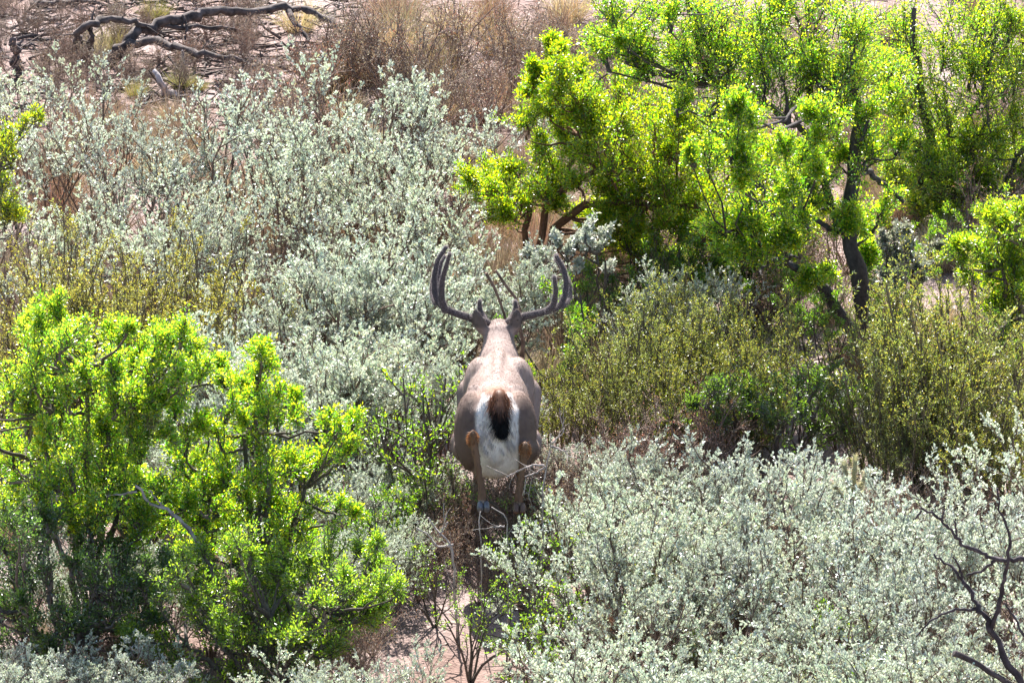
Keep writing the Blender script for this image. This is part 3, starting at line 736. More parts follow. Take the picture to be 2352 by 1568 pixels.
# slim tree further along
YC = 6.0
bC = (float(at_y(2197, 640, YC)[0]), YC)
stemsC = [([[bC[0], YC, -.05]] + tp([(2195, 589, 0), (2162, 464, 0), (2146, 371, 0), (2124, 273, 0), (2108, 142, 0), (2100, 20, 0)], YC), .045, .012),
          ([[bC[0] - .1, YC, -.05]] + tp([(2105, 524, 0), (2113, 425, 0), (2118, 330, 0)], YC), .03, .014),
          (tp([(2195, 580, 0), (2277, 464, -.1), (2353, 338, -.1), (2400, 250, -.1)], YC), .02, .01),
          (tp([(2160, 460, 0), (2200, 340, 0), (2260, 200, 0), (2290, 80, 0)], YC), .02, .01)]
clC = [(2080, 60, 85), (2170, 30, 95), (2260, 50, 95), (2345, 30, 95), (2080, 180, 75), (2165, 160, 85), (2255, 160, 90), (2340, 150, 85), (2060, 290, 60), (2130, 280, 70), (2215, 270, 80), (2305, 280, 80), (2085, 390, 55), (2170, 400, 62), (2260, 400, 65), (2345, 410, 60), (2060, 440, 45), (2130, 480, 45), (2230, 500, 45), (2420, 100, 95), (2420, 260, 90), (2040, 380, 45), (2300, 470, 55), (2340, 340, 60), (2190, 340, 60), (2030, 130, 50), (2100, 330, 50), (2250, 340, 60), (2150, 540, 40)]
leafy("mesquite_tree", "slim-stemmed green tree standing beyond the forked trunk", "tree", bC, stemsC, clC, YC, 3, (.125, .25, .03), YG, .14, M_GREEN, (.10, .09, .085), rt=.035)
# low green bush beside it
YE = 3.2
bE = (float(at_y(2330, 900, YE)[0]), YE)
clE = [(2290, 520, 55), (2345, 560, 60), (2330, 640, 60), (2270, 620, 45), (2350, 720, 60), (2300, 700, 45), (2350, 480, 40), (2400, 620, 70), (2300, 780, 50), (2250, 560, 40), (2350, 820, 50), (2310, 590, 45)]
leafy("green_bush", "rounded green bush beside the tall feathery olive shrub", "bush", bE, stems_to(bE, [at_y(2300, 600, YE), at_y(2340, 640, YE), at_y(2360, 560, YE)], .018), clE, YE, 4, (.13, .26, .03), YG, .15, M_GREEN)

# front green shrubs
YA = -1.0
bA = (float(at_y(210, 1450, YA)[0]), YA)
clA = [(60, 742, 34), (95, 775, 38), (165, 768, 45), (85, 825, 45), (205, 820, 50), (262, 850, 52), (325, 800, 36), (372, 778, 34), (418, 752, 34), (352, 838, 46), (405, 850, 34), (462, 842, 34), (308, 900, 48), (232, 905, 55), (155, 880, 50), (25, 880, 42), (60, 935, 45), (145, 962, 52), (190, 1005, 55), (262, 970, 52), (30, 1005, 45), (145, 1055, 55), (245, 1040, 55), (305, 1040, 42), (285, 1095, 50), (200, 1105, 55), (100, 1110, 50), (245, 1175, 50), (346, 1125, 42), (350, 960, 35), (-30, 900, 60), (-30, 1050, 70), (120, 700, 24), (150, 1150, 50), (60, 1170, 50), (300, 1160, 45), (370, 1190, 40), (320, 1230, 40), (420, 1120, 36), (130, 830, 45), (280, 760, 30), (440, 800, 30), (380, 900, 35)]
leafy("green_bush", "broad bright green shrub with upswept leafy sprays beside the olive brush", "bush", bA, stems_to(bA, [at_y(120, 950, YA), at_y(250, 1000, YA), at_y(320, 920, YA), at_y(60, 1050, YA), at_y(200, 850, YA)], .018), clA, YA, 5, (.105, .26, .028), YG, .18, M_GREEN, jit=.35, dens=.8)
YS = -.9
bS = (float(at_y(600, 1420, YS)[0]), YS)
clS = [(602, 828, 28), (592, 862, 34), (560, 890, 38), (536, 925, 38), (578, 965, 40), (495, 985, 38), (640, 955, 38), (612, 1020, 42), (507, 1045, 42), (430, 995, 36), (415, 1055, 40), (553, 1086, 45), (690, 1080, 42), (740, 1050, 38), (800, 1005, 32), (780, 962, 30), (815, 985, 22), (648, 1068, 42), (490, 1120, 45), (605, 1143, 48), (726, 1170, 40), (576, 1225, 48), (518, 1184, 45), (440, 1150, 40), (660, 1160, 40), (480, 1250, 45), (640, 1250, 45), (560, 1150, 45), (700, 1230, 40), (420, 1240, 40), (780, 1150, 32), (590, 800, 20), (530, 870, 28), (640, 900, 26), (610, 790, 16), (820, 955, 18)]
leafy("green_bush", "bright green shrub with separate upright leafy sprays in front of the silver thicket", "bush", bS, stems_to(bS, [at_y(560, 1000, YS), at_y(620, 1050, YS), at_y(700, 1120, YS), at_y(470, 1100, YS), at_y(590, 900, YS)], .02), clS, YS, 6, (.105, .26, .028), YG, .18, M_GREEN, jit=.3, dens=.65)
YT = -1.7
bT = (float(at_y(600, 1640, YT)[0]), YT)
clT = [(403, 1330, 48), (490, 1356, 52), (564, 1290, 45), (634, 1327, 52), (720, 1299, 48), (778, 1327, 45), (835, 1330, 42), (850, 1280, 30), (576, 1414, 58), (461, 1431, 55), (662, 1402, 55), (749, 1391, 52), (820, 1410, 40), (518, 1490, 58), (403, 1500, 55), (634, 1480, 58), (720, 1470, 50), (450, 1560, 60), (600, 1560, 60), (350, 1420, 45), (880, 1340, 30), (420, 1270, 40), (660, 1270, 40), (760, 1250, 36), (830, 1240, 30), (850, 1400, 35), (690, 1540, 50), (780, 1450, 42), (350, 1560, 50), (540, 1240, 40)]
leafy("green_bush", "fine-leaved mid-green bush growing low beside the bare trail", "bush", bT, stems_to(bT, [at_y(500, 1430, YT), at_y(620, 1420, YT), at_y(740, 1400, YT), at_y(430, 1480, YT)], .018), clT, YT, 7, (.12, .22, .04), (.28, .33, .04), .14, M_GREEN, leaf=(.016, .0075), jit=.35, dens=.62, spread=.03)
YU = -1.55  # shade beneath the broad shrub, painted into dark bluish leaves
bU = (float(at_y(150, 1600, YU)[0]), YU)
clU = [(115, 1290, 55), (202, 1270, 50), (173, 1356, 58), (60, 1240, 50), (259, 1327, 52), (240, 1395, 52), (50, 1350, 60), (144, 1430, 60), (40, 1450, 60), (300, 1400, 40), (20, 1180, 50), (290, 1260, 40), (-40, 1300, 70), (340, 1290, 40), (350, 1360, 40), (120, 1200, 45), (220, 1460, 45), (320, 1450, 40), (100, 1500, 40), (10, 1400, 50), (200, 1200, 40)]
leafy("shade_tinted_bush", "bush with shade put into its blue-green leaf tint below the broad green shrub", "bush", bU, stems_to(bU, [at_y(120, 1400, YU), at_y(220, 1350, YU), at_y(50, 1400, YU)], .018), clU, YU, 8, (.05, .10, .05), (.09, .15, .05), .1, M_GREEN, leaf=(.016, .008), jit=.35, dens=.62, spread=.03)
YH = 1.45  # bush filling the dark hollow; leaf colour darkened to carry its shade
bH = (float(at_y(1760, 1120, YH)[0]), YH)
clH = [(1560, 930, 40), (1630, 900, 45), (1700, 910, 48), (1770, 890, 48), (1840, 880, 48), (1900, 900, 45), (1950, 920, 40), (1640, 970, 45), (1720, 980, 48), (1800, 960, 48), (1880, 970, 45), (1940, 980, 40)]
leafy("shade_tinted_bush", "dark green bush in the deep shade behind the silver thicket's edge", "bush", bH, stems_to(bH, [at_y(1700, 980, YH), at_y(1800, 970, YH), at_y(1880, 970, YH)], .016), clH, YH, 14, (.06, .11, .04), (.11, .16, .04), .12, M_GREEN, jit=.3, dens=.6, spread=.03)
# bush whose tips reach in at the side
YV = 3.2
bV = (float(at_y(-60, 900, YV)[0]), YV)
clV = [(20, 320, 32), (60, 280, 24), (80, 262, 14), (5, 380, 40), (-40, 330, 50), (15, 480, 32), (35, 495, 20), (-40, 450, 55)]
leafy("green_bush", "yellow-green shrub reaching out over the pale silver shrubs above the olive brush", "bush", bV, stems_to(bV, [at_y(-30, 400, YV), at_y(-10, 480, YV), at_y(10, 350, YV)], .018), clV, YV, 9, (.12, .21, .02), (.36, .34, .02), .3, M_GREEN, jit=.25, dens=.55)
# slender green sapling next to the buck
YW = .55
bW = (float(at_y(985, 1100, YW)[0]), YW)
clW = [(868, 795, 16), (895, 825, 18), (935, 812, 18), (965, 785, 16), (988, 735, 13), (1002, 702, 14), (955, 855, 18), (1038, 928, 18), (975, 950, 14)]
for k_, (dx_, dy_, sc_) in enumerate(((0, 0, 1.25), (-.10, .12, 1.05))):
    plant(GSPARSE[k_], bW[0] + dx_, bW[1] + dy_, "slender sparse green bush between the silver shrubs and the buck's flank", "bush", "slender green bushes by the buck's flank", sc_)
# silver sapling by the dark trunk
YX = 3.6
bX = (float(at_y(2080, 800, YX)[0]), YX)
clX = [(2055, 545, 34), (2085, 520, 22), (2040, 590, 34), (2095, 590, 36), (2140, 575, 24), (2160, 565, 14), (2120, 610, 26), (2060, 640, 34), (2030, 550, 18)]
leafy("silver_sage_shrub", "silver-white sage shrub standing beside the dark forked trunk", "shrub", bX, stems_to(bX, [at_y(2060, 620, YX), at_y(2100, 600, YX)], .012), clX, YX, 12, (.55, .57, .49), (.5, .52, .4), .1, M_SILVER, leaf=(.022, .012), jit=.1, dens=.5, spread=.008, rs=1.05, fill=.3)
YX2 = 3.3
bX2 = (float(at_y(1380, 800, YX2)[0]), YX2)
clX2 = [(1350, 520, 30), (1390, 530, 32), (1325, 550, 30), (1370, 560, 34), (1300, 575, 28), (1250, 590, 28), (1215, 580, 18), (1400, 620, 24), (1330, 610, 20)]
leafy("silver_sage_shrub", "silver-white sage shrub under the spreading tree beside the antler tips", "shrub", bX2, stems_to(bX2, [at_y(1370, 580, YX2), at_y(1300, 600, YX2), at_y(1390, 600, YX2)], .012), clX2, YX2, 13, (.55, .57, .50), (.5, .52, .4), .1, M_SILVER, leaf=(.022, .012), jit=.14, dens=.4, spread=.008, rs=1.05, fill=.3)

# ------------------------------------------------------------------ silver shrubs
def pick(l): return l[int(RNG.integers(len(l)))]
def near(px, py, marks):
    return min(marks, key=lambda m: ((px - m[0]) ** 2 + (py - m[1]) ** 2))[2]
def silver(px, py, h, label, group, pool=SILVER, jx=12, marks=None):
    if marks:
        ph = near(px, py, marks); label = label + " " + ph; group = "silver shrubs " + ph
    x, y = by_top(px + RNG.uniform(-jx, jx), py, h)
    base_h = 1.0 if pool is SILVER else 1.12
    return plant(pick(pool), x, y, label, "shrub", group, h / base_h * RNG.uniform(.96, 1.04))
LB_R = "dense silver-white sage shrub"; GR_R = ""
MK_R = [(1430, 1010, "at the thicket's edge next to the buck"), (1750, 1010, "at the thicket's edge below the dark hollow"), (2200, 1090, "at the foot of the tall olive shrubs"), (2370, 1080, "beyond the black dead branch tips"), (1955, 1130, "around the pale pencil cactus"),
        (1380, 1240, "lining the bare trail past the grey dead shrubs"), (1650, 1200, "in the heart of the thicket, short of the pencil cactus"), (2250, 1320, "showing through the black dead branches"), (2250, 1540, "under the dark broken limb"), (1890, 1420, "around the leafy green bush in the thicket"), (1450, 1450, "lining the trail where it is widest"), (1700, 1540, "in the thicket on the trail side of the broken limb")]
for py, x0, x1, st, h in ((1005, 1420, 2440, 135, .80), (1100, 1370, 2440, 165, .85), (1205, 1340, 2440, 160, .85), (1310, 1420, 2440, 165, .85), (1415, 1390, 2440, 160, .85), (1520, 1450, 2440, 165, .85), (1610, 1370, 2440, 160, .8)):
    for px in np.arange(x0, x1, st):
        if py == 1000 and 1640 < px < 1690: continue
        if py < 1090 and 2010 < px < 2290: continue
        silver(px, py + RNG.uniform(-22, 30), h * RNG.uniform(.8, 1.15), LB_R, GR_R, SILVER if RNG.random() < .8 else SILVER_OPEN, 22, MK_R)
LB_M = "dense silver-white sage shrub"; GR_M = ""
MK_M = [(830, 560, "level with the antler tips, past the sapling"), (1080, 590, "right behind the antler"), (530, 760, "between the olive brush and the bright green sprays"), (740, 760, "between the green sprays and the slender sapling"), (900, 780, "around the slender green sapling"), (1030, 820, "touching the buck's flank"), (650, 930, "behind the separate upright green sprays")]
for px, py, h in ((745, 570, .95), (830, 548, .95), (900, 560, .95), (960, 600, .8), (1075, 575, .8), (1110, 600, .75), (690, 620, .8), (505, 735, .85), (575, 730, .9), (640, 770, .8), (720, 745, .9), (790, 760, .8), (860, 770, .8), (940, 770, .75), (1020, 795, .7), (430, 830, .7), (560, 800, .75), (680, 840, .7), (760, 850, .65), (840, 850, .65), (640, 900, .65), (720, 930, .6), (480, 900, .7), (1050, 640, .6), (1020, 850, .6), (700, 1000, .5), (600, 1000, .55)):
    silver(px, py, h, LB_M, GR_M, jx=8, marks=MK_M)
LB_T = "tall open silver sage shrub"; GR_T = ""
MK_T = [(100, 180, "in front of the scattered dead sticks"), (540, 230, "in front of the fallen tree's lower limb"), (840, 130, "at the drooping end of the fallen tree"), (340, 310, "on the edge of the bright bare soil"), (980, 270, "below the rust-brown dry grass"), (1150, 250, "beside the leafy spike of the spreading tree"), (60, 400, "beside the yellow-green shrub"), (250, 480, "with bare stems above the olive brush"), (480, 440, "with dark forking stems amid the silver shrubs"), (700, 430, "between the antlers and the fallen tree's end"), (980, 470, "just short of the spreading tree's reddish stems"), (560, 620, "between the olive brush and the dense silver shrubs")]
for px, py, h in ((95, 150, .95), (180, 175, .9), (40, 190, 1.0), (10, 130, .9), (230, 250, .8), (540, 210, 1.0), (500, 255, .9), (600, 250, .9), (820, 105, 1.15), (870, 120, 1.1), (790, 150, 1.0), (905, 190, .9), (370, 290, .85), (300, 330, .85), (430, 310, .9), (690, 260, .95), (640, 330, .9), (750, 300, .9), (130, 290, .95), (60, 330, .9), (200, 370, .9), (960, 240, .9), (1010, 270, .9), (930, 330, .9), (860, 330, .9), (110, 420, .9), (270, 430, .9), (350, 400, .9), (440, 430, .9), (540, 400, .95), (620, 440, .9), (710, 420, .9), (800, 420, .9), (880, 440, .9), (970, 420, .9), (1110, 500, .8), (30, 480, .85), (180, 500, .85), (300, 520, .85), (560, 540, .85), (640, 520, .85), (470, 520, .85), (1000, 520, .8), (380, 470, .85), (1170, 210, .7), (1120, 200, .6), (-30, 260, .9), (-40, 400, .9), (30, 600, .8), (530, 620, .7), (600, 640, .7)):
    if RNG.random() < .36 and not (760 < px < 1020 and py < 340): continue
    silver(px, py, h, LB_T, GR_T, SILVER_OPEN, jx=8, marks=MK_T)
LB_F = "low silver-white sage shrub at the foot of the fine-leaved bush beside the bare trail"; GR_F = "silver shrubs at the trail's near end"
for px, py, h in ((40, 1510, .55), (90, 1535, .5), (270, 1490, .55), (320, 1520, .5), (700, 1500, .6), (770, 1490, .6), (860, 1480, .65), (820, 1530, .6), (1200, 1555, .45), (1330, 1490, .6), (1290, 1530, .5)):
    silver(px, py, h, LB_F, GR_F, jx=6)
LB_S = "small silver sage shrub peeping out between the green bush and the buck's raised hooves"; GR_S = "small silver shrubs beside the trail"
for px, py, h in ((880, 1070, .42), (930, 1090, .42), (830, 1090, .45), (620, 1190, .5), (660, 1215, .45), (1000, 1060, .4), (900, 1180, .4), (1345, 1010, .45), (1420, 1180, .5), (1360, 1110, .5)):
    silver(px, py, h, LB_S, GR_S, jx=6)
LB_L = "low silver sage shrub half hidden between the bright green sprays and the fine-leaved bush"
for px, py, h in ((330, 1250, .45), (400, 1290, .45), (640, 1215, .5), (690, 1240, .45), (760, 1220, .45), (850, 1200, .45), (870, 1250, .4), (120, 1480, .5), (200, 1500, .5), (20, 1480, .5), (350, 1480, .45), (820, 1130, .45), (760, 1100, .45), (900, 1230, .35), (390, 940, .6), (330, 990, .55), (700, 1010, .5)):
    silver(px, py, h, LB_L, "silver shrubs among the green sprays", jx=6)
LB_K = "shaded blue-grey sage shrub in the dark hollow below the forked trunk"; GR_K = "shaded sage shrubs below the forked trunk"
for px, py, h in ((1840, 850, .4), (1930, 860, .4), (1510, 610, .7), (1600, 620, .65)):
    silver(px, py, h, LB_K, GR_K, jx=6)

# ------------------------------------------------------------------ olive feathery shrubs
LB_O1 = "feathery olive-yellow shrub between the broad green shrub and the silver shrubs"
for px, py, h in ((170, 560, 1.0), (110, 610, .95), (235, 600, .95), (420, 590, .95), (390, 640, .9), (300, 640, .9), (455, 640, .85), (70, 670, .9), (180, 660, .9), (330, 690, .85), (30, 700, .85)):
    x, y = by_top(px, py, h); plant(pick(OLIVE), x, y, LB_O1, "shrub", "olive shrubs above the broad green shrub", h / .82)
LB_O2 = "feathery olive-green shrub"
MK_O2 = [(1300, 840, " next to the buck's flank"), (1540, 700, " below the spreading tree"), (1740, 740, " below the forked trunk"), (1450, 840, " behind the grey dead shrubs")]
for px, py, h in ((1520, 645, .75), (1580, 640, .8), (1490, 700, .75), (1620, 720, .7), (1560, 730, .7), (1740, 690, .75), (1690, 730, .7), (1790, 720, .65), (1450, 780, .65), (1380, 800, .6), (1310, 830, .55), (1520, 820, .65), (1590, 830, .6), (1270, 860, .5), (1700, 850, .55), (1750, 820, .6), (1400, 880, .5), (1470, 880, .5), (1680, 780, .6)):
    x, y = by_top(px, py, h); plant(pick(OLIVE_G), x, y, LB_O2 + near(px, py, MK_O2), "shrub", "olive shrubs" + near(px, py, MK_O2), h / .86)
LB_O3 = "feathery olive-green shrub"
MK_O3 = [(2150, 680, " in the tall clump in front of the slim tree"), (2050, 900, " beside the dark hollow"), (2330, 850, " below the rounded green bush"), (2190, 920, " between the tall clump and the silver thicket")]
for px, py, h in ((2110, 650, 1.05), (2180, 640, 1.05), (2150, 690, 1.0), (2230, 670, 1.0), (2060, 740, .9), (2250, 760, .9), (2100, 800, .85), (2180, 820, .85), (2030, 850, .7), (2130, 920, .6), (2220, 930, .65), (2330, 800, .8), (2340, 900, .7), (2290, 960, .55), (2060, 960, .55)):
    x, y = by_top(px, py, h); plant(pick(OLIVE_G), x, y, LB_O3 + near(px, py, MK_O3), "shrub", "olive shrubs" + near(px, py, MK_O3), h / .82)

# ------------------------------------------------------------------ sparse green bushes on the trail
LB_G = "thin sparse green bush growing on the trail below the buck's hooves"
for i, (px, py, h) in enumerate(((1200, 1200, .5), (1250, 1130, .5), (1290, 1240, .5), (1080, 1350, .45), (1250, 1360, .55), (1220, 1430, .5), (1000, 1270, .38), (1310, 1340, .5), (960, 1120, .4), (1030, 1100, .38))):
    x, y = by_top(px, py, h); plant(pick(GSPARSE), x, y, LB_G, "bush", "sparse green bushes on the trail", h / .62)
LB_G2 = "small leafy green bush poking up through the silver thicket"
for px, py, h in ((1880, 1420, .6), (1960, 1500, .65), (1500, 1230, .55), (1870, 1370, .6), (1640, 1440, .5)):
    x, y = by_top(px, py, h); plant(pick(GBUSH), x, y, LB_G2, "bush", "small green bushes in the silver thicket", h / .75)
x, y = by_top(850, 1130, .5); plant(GBUSH[0], x, y, "bright green bush leaning over the trail beside the buck's raised hooves", "bush", None, .75)
x, y = by_top(1310, 660, .7); plant(GBUSH[1], x, y, "dark green bush under the spreading tree beside the antler", "bush", None, .95)

# ------------------------------------------------------------------ dry shrubs and grass
LB_D = "dry grey-brown leafless shrub"
MK_D = [(640, 150, " in front of the fallen tree's thin limbs"), (780, 30, " behind the fallen tree's drooping end"), (950, 50, " on the far slope past the fallen tree"), (1080, 100, " below the round straw tuft"), (1300, 70, " at the foot of the upper leafy crown"), (1420, 145, " under the upper leafy crown"), (950, 240, " beyond the open silver shrubs")]
for px, py, h in ((700, 130, .6), (620, 170, .6), (880, 20, .6), (960, 30, .6), (930, 90, .5), (1060, 70, .5), (1120, 130, .5), (1000, 140, .5), (1280, 90, .45), (1230, 40, .5), (1330, 60, .45), (1440, 150, .4), (1390, 140, .45), (800, 20, .55), (720, 60, .5), (1180, 20, .5), (560, 120, .4), (1050, -10, .5), (660, 210, .6), (860, 250, .6), (1050, 230, .5)):
    x, y = by_top(px, py, h); plant(pick(DRY), x, y, LB_D + near(px, py, MK_D), "shrub", "dry leafless shrubs" + near(px, py, MK_D), h / .58)
LB_D7 = "low dead grey brush tangle in the shadow beneath the leaping buck"
for px, py, h in ((1070, 1190, .3), (1130, 1210, .28), (1190, 1200, .3), (1030, 1150, .3), (1240, 1160, .3), (1100, 1270, .28), (1170, 1280, .25), (1000, 1210, .28), (960, 1260, .28), (930, 1200, .3), (1105, 1130, .28), (1160, 1140, .28), (1080, 1110, .25), (1200, 1120, .28), (1140, 1100, .22), (1205, 1075, .42), (1235, 1050, .42), (1180, 1110, .38), (1075, 1120, .36), (1220, 1100, .4), (1045, 1090, .38)):
    x, y = by_top(px, py, h); plant(pick(DRY), x, y, LB_D7, "shrub", "dead brush beneath the buck", h / .58)
LB_D8 = "low grey-brown dead brush lying around the fallen dead tree"
for i in range(46):
    px = RNG.uniform(-20, 660); py = RNG.uniform(-30, 250); h = RNG.uniform(.14, .3)
    p = at_z(px, py); plant(pick(DRY), p[0], p[1], LB_D8, "shrub", "dead brush around the fallen tree", h / .58)
LB_D9 = "low brown dry brush on the soil under the bright green shrubs"
for i in range(34):
    px = RNG.uniform(-30, 860); py = RNG.uniform(1330, 1680); h = RNG.uniform(.2, .36)
    p = at_z(px, py); plant(pick(DRY), p[0], p[1], LB_D9, "shrub", "dry brush under the green shrubs", h / .58)
LB_D10 = "small low silver sage bush on the soil under the bright green shrubs"
for px, py, s_ in ((60, 1480, .45), (160, 1500, .4), (260, 1470, .42), (380, 1500, .42), (480, 1520, .4), (560, 1480, .4), (660, 1530, .42), (330, 1420, .4), (120, 1420, .42), (800, 1440, .38), (840, 1390, .36)):
    p = at_z(px, py); plant(pick(SILVER), p[0], p[1], LB_D10, "shrub", "low silver bushes under the green shrubs", s_)
LB_D2 = "tangled grey dead shrub beside the buck at the edge of the silver thicket"
for px, py, h in ((1300, 1050, .45), (1360, 1060, .42), (1500, 960, .5), (1590, 900, .55), (1250, 1090, .4), (1420, 950, .45), (2150, 1060, .45), (2070, 1080, .45), (2230, 1060, .4), (1650, 960, .4)):
    x, y = by_top(px, py, h); plant(pick(DRY), x, y, LB_D2, "shrub", "grey dead shrubs beside the buck", h / .58)
LB_D6 = "brown leafless twiggy shrub filling a gap in the silver thicket"
for i in range(26):
    px = RNG.uniform(1350, 2400); py = RNG.uniform(1120, 1640); h = RNG.uniform(.35, .55)
    x, y = by_top(px, py, h); plant(pick(DRY), x, y, LB_D6, "shrub", "twiggy shrubs inside the silver thicket", h / .58)
LB_D3 = "leafless grey-brown twiggy shrub growing under the open silver shrubs"
for i in range(34):
    px = RNG.uniform(0, 1120); py = RNG.uniform(430, 900); h = RNG.uniform(.3, .45)
    x, y = by_top(px, py, h)
    if abs(x) < .42 and -.8 < y < 1.7: continue
    plant(pick(DRY), x, y, LB_D3, "shrub", "twiggy undergrowth shrubs", h / .58)
LB_T1 = "rust-brown dry grass tuft"
MK_G = [(1000, 60, "on the open far slope"), (300, 350, "around the bright bare soil"), (700, 150, "beside the fallen tree's drooping end"), (1300, 150, "at the spreading tree's outer edge"), (200, 600, "behind the olive brush"), (600, 500, "under the tall open silver shrubs"), (950, 500, "between the antlers and the dry slope"), (700, 800, "under the dense silver shrubs")]
k = 0
while k < 210:
    px = RNG.uniform(-30, 1450); py = RNG.uniform(60, 900)
    p = at_z(px, py); ph = near(px, py, MK_G)
    if px < 640 and py < 310: continue
    if abs(p[0]) < .45 and -.8 < p[1] < 1.8: continue
    if px > 1250 and py < 200: continue
    k += 1; tuft(TUFT_DRY if RNG.random() < .72 else TUFT_STRAW, p[0], p[1], RNG.uniform(.8, 1.35), LB_T1 + " " + ph, "dry grass tufts " + ph)
LB_D4 = "brown leafless undergrowth shrub in the shade under the green trees"
for i in range(46):
    px = RNG.uniform(1250, 2400); py = RNG.uniform(230, 820); h = RNG.uniform(.3, .55)
    p = at_z(px, py); plant(pick(DRY), p[0], p[1], LB_D4, "shrub", "leafless undergrowth under the trees", h / .58)
LB_D5 = "small leafy green bush growing in the shade under the green trees"
for px, py, h in ((1480, 640, .5), (1560, 680, .55), (1640, 700, .5), (1420, 700, .5), (1750, 690, .5), (1850, 760, .45), (2050, 690, .5), (2100, 640, .5), (2230, 620, .5), (1690, 640, .5), (1900, 820, .4), (2040, 800, .45), (1330, 720, .5), (2250, 900, .5), (1360, 770, .4)):
    p = at_z(px, py + 60); plant(pick(GBUSH), p[0], p[1], LB_D5, "bush", "small green bushes under the trees", h / .7)
LB_T3 = "brown dry grass tuft under the green trees"
for i in range(110):
    px = RNG.uniform(1250, 2400); py = RNG.uniform(-20, 900); p = at_z(px, py)
    if px < 1500 and py < 200 and i % 2: continue
    tuft(TUFT_DRY if i % 3 else TUFT_STRAW, p[0], p[1], RNG.uniform(.7, 1.2), LB_T3, "dry grass tufts under the trees")
LB_T2 = "brown dry grass tuft under the silver thicket beside the trail"
k = 0
while k < 60:
    px = RNG.uniform(0, 2352); py = RNG.uniform(1100, 1700)
    p = at_z(px, py)
    if abs(p[0]) < .5 and p[1] < 1.8: continue
    k += 1; tuft(TUFT_DRY, p[0], p[1], RNG.uniform(.6, 1.0), LB_T2, "grass tufts under the thicket")
for px, py, s, lb in ((310, 222, .6, "short yellow-green grass tuft beside the pale broken stick"), (415, 200, .65, "yellow-green grass tuft behind the thin standing stick"), (455, 205, .5, "small green grass tuft just past the thin standing stick"), (1130, 55, .8, "round straw-coloured grass tuft standing clear on the bare pale soil"), (1305, 120, .6, "small straw grass tuft beside the pale bare patch under the tree's edge"), (1255, 135, .6, "olive straw grass tuft below the leafy spike of the spreading tree"), (265, 105, .8, "yellow-green grass clump inside the arch of the fallen dead tree"), (225, 115, .8, "straw grass clump at the foot of the arched dead limb"), (355, 40, .8, "bright green grass clump behind the fallen dead tree"), (390, 285, .6, "pale straw grass tuft on the bright bare soil patch")):
    p = at_z(px, py); tuft(TUFT_GREEN if "green" in lb or "olive" in lb else TUFT_STRAW, p[0], p[1], s, lb)

# ------------------------------------------------------------------ dead wood
def dead(name, label, polys, colr, cat="dead wood", k=8, group=None, seed=0, twigs=0):
    """polys: (points in world space, r0, r1)"""
    rng = np.random.default_rng(900 + seed)
    b = np.asarray(polys[0][0][0], float); root = empty(name, b)
    for j, (pts, r0, r1) in enumerate(polys):
        P = np.asarray(pts, float); m = max(8, len(P) * 4)
        s = np.concatenate([[0], np.cumsum(np.linalg.norm(np.diff(P, axis=0), axis=1))]); t = np.linspace(0, s[-1], m)
        Q = np.stack([np.interp(t, s, P[:, i]) for i in range(3)], -1)
        for _ in range(1): Q[1:-1] = (Q[:-2] + 2 * Q[1:-1] + Q[2:]) / 4
        Q[1:-1] += rng.normal(size=(m - 2, 3)) * min(.012, r0 * .35)
        A = Acc(); V, F = tubes(Q[None] - b, np.linspace(r0, r1, m)[None] * rng.uniform(.82, 1.2, (1, m)), k)
        V = V + rng.normal(size=V.shape) * min(.004, r1 * .16)
        n = len(V); A.add(V, F, None, np.asarray(colr) * rng.uniform(.75, 1.3, (n, 1)))
        for e in (0, m - 1):
            A.add((V.reshape(m, k, 3))[e], None, np.array([(0, i, i + 1) if e else (0, i + 1, i) for i in range(1, k - 1)]), np.asarray(colr) * 1.3)
        if twigs:
            W, _ = grow(rng, Q[None] - b, twigs, .2, 1, .05, .2, 25, 70, .1, 4, .2, .1)
            V, F = tubes(W, np.linspace(r1 * .5, .0012, 4)[None] * np.ones((len(W), 1)), 4); A.add(V, F, None, colr)
        put("trunk" if j == 0 else "limb", A.mesh("dead_limb", True), M_WOOD, root)
    return tag(root, label, cat, group)
g0 = at_z(255, 150); YF = float(g0[1])
def fp(pts, Y=None): return [at_y(px, py, (YF if Y is None else Y) + dy) for px, py, dy in pts]
dead("fallen_tree", "fallen dead tree with arching dark limbs on the bare pink soil", [
    ([at_z(245, 152, -.04)] + fp([(284, 105, .1), (342, 60, .2), (393, 41, .3), (527, 25, .5), (684, 19, .6), (745, 41, .5), (782, 66, .4), (818, 112, .2)]), .036, .016),
    ([at_z(192, 138, -.04)] + fp([(175, 82, 0), (204, 48, 0), (255, 46, .1), (320, 52, .15), (345, 64, .2)]), .03, .015),
    (fp([(265, 115, .1), (345, 90, 0), (418, 114, -.15), (509, 132, -.3)]) + [at_z(590, 150, .02)], .03, .012),
    (fp([(355, 58, .25), (455, 64, .3), (538, 68, .3)]) + [at_z(575, 92, .02)], .016, .008),
    (fp([(662, 26, .55), (685, 60, .4), (708, 95, .3)]), .018, .008),
    (fp([(420, 37, .3), (430, 60, .25), (425, 92, .2)]), .010, .006),
    ([at_z(205, 140, -.04)] + fp([(205, 90, .05), (210, 52, .05)]), .03, .018)], (.105, .085, .08), "fallen tree", seed=1, twigs=5)
p0 = at_z(398, 222, -.01)
dead("broken_stick", "pale broken stick leaning up beside the short grass tuft", [([p0] + fp([(366, 189, -.1), (353, 163, -.05)], float(p0[1])), .026, .014)], (.42, .37, .36), "stick", seed=2)
p0 = at_z(434, 200, -.02)
dead("standing_stick", "thin grey standing stick in front of the fallen tree's lower limb", [([p0] + fp([(424, 150, 0), (418, 116, 0)], float(p0[1])), .013, .006)], (.20, .17, .17), "stick", seed=3)
p0 = at_z(271, 258, -.02)
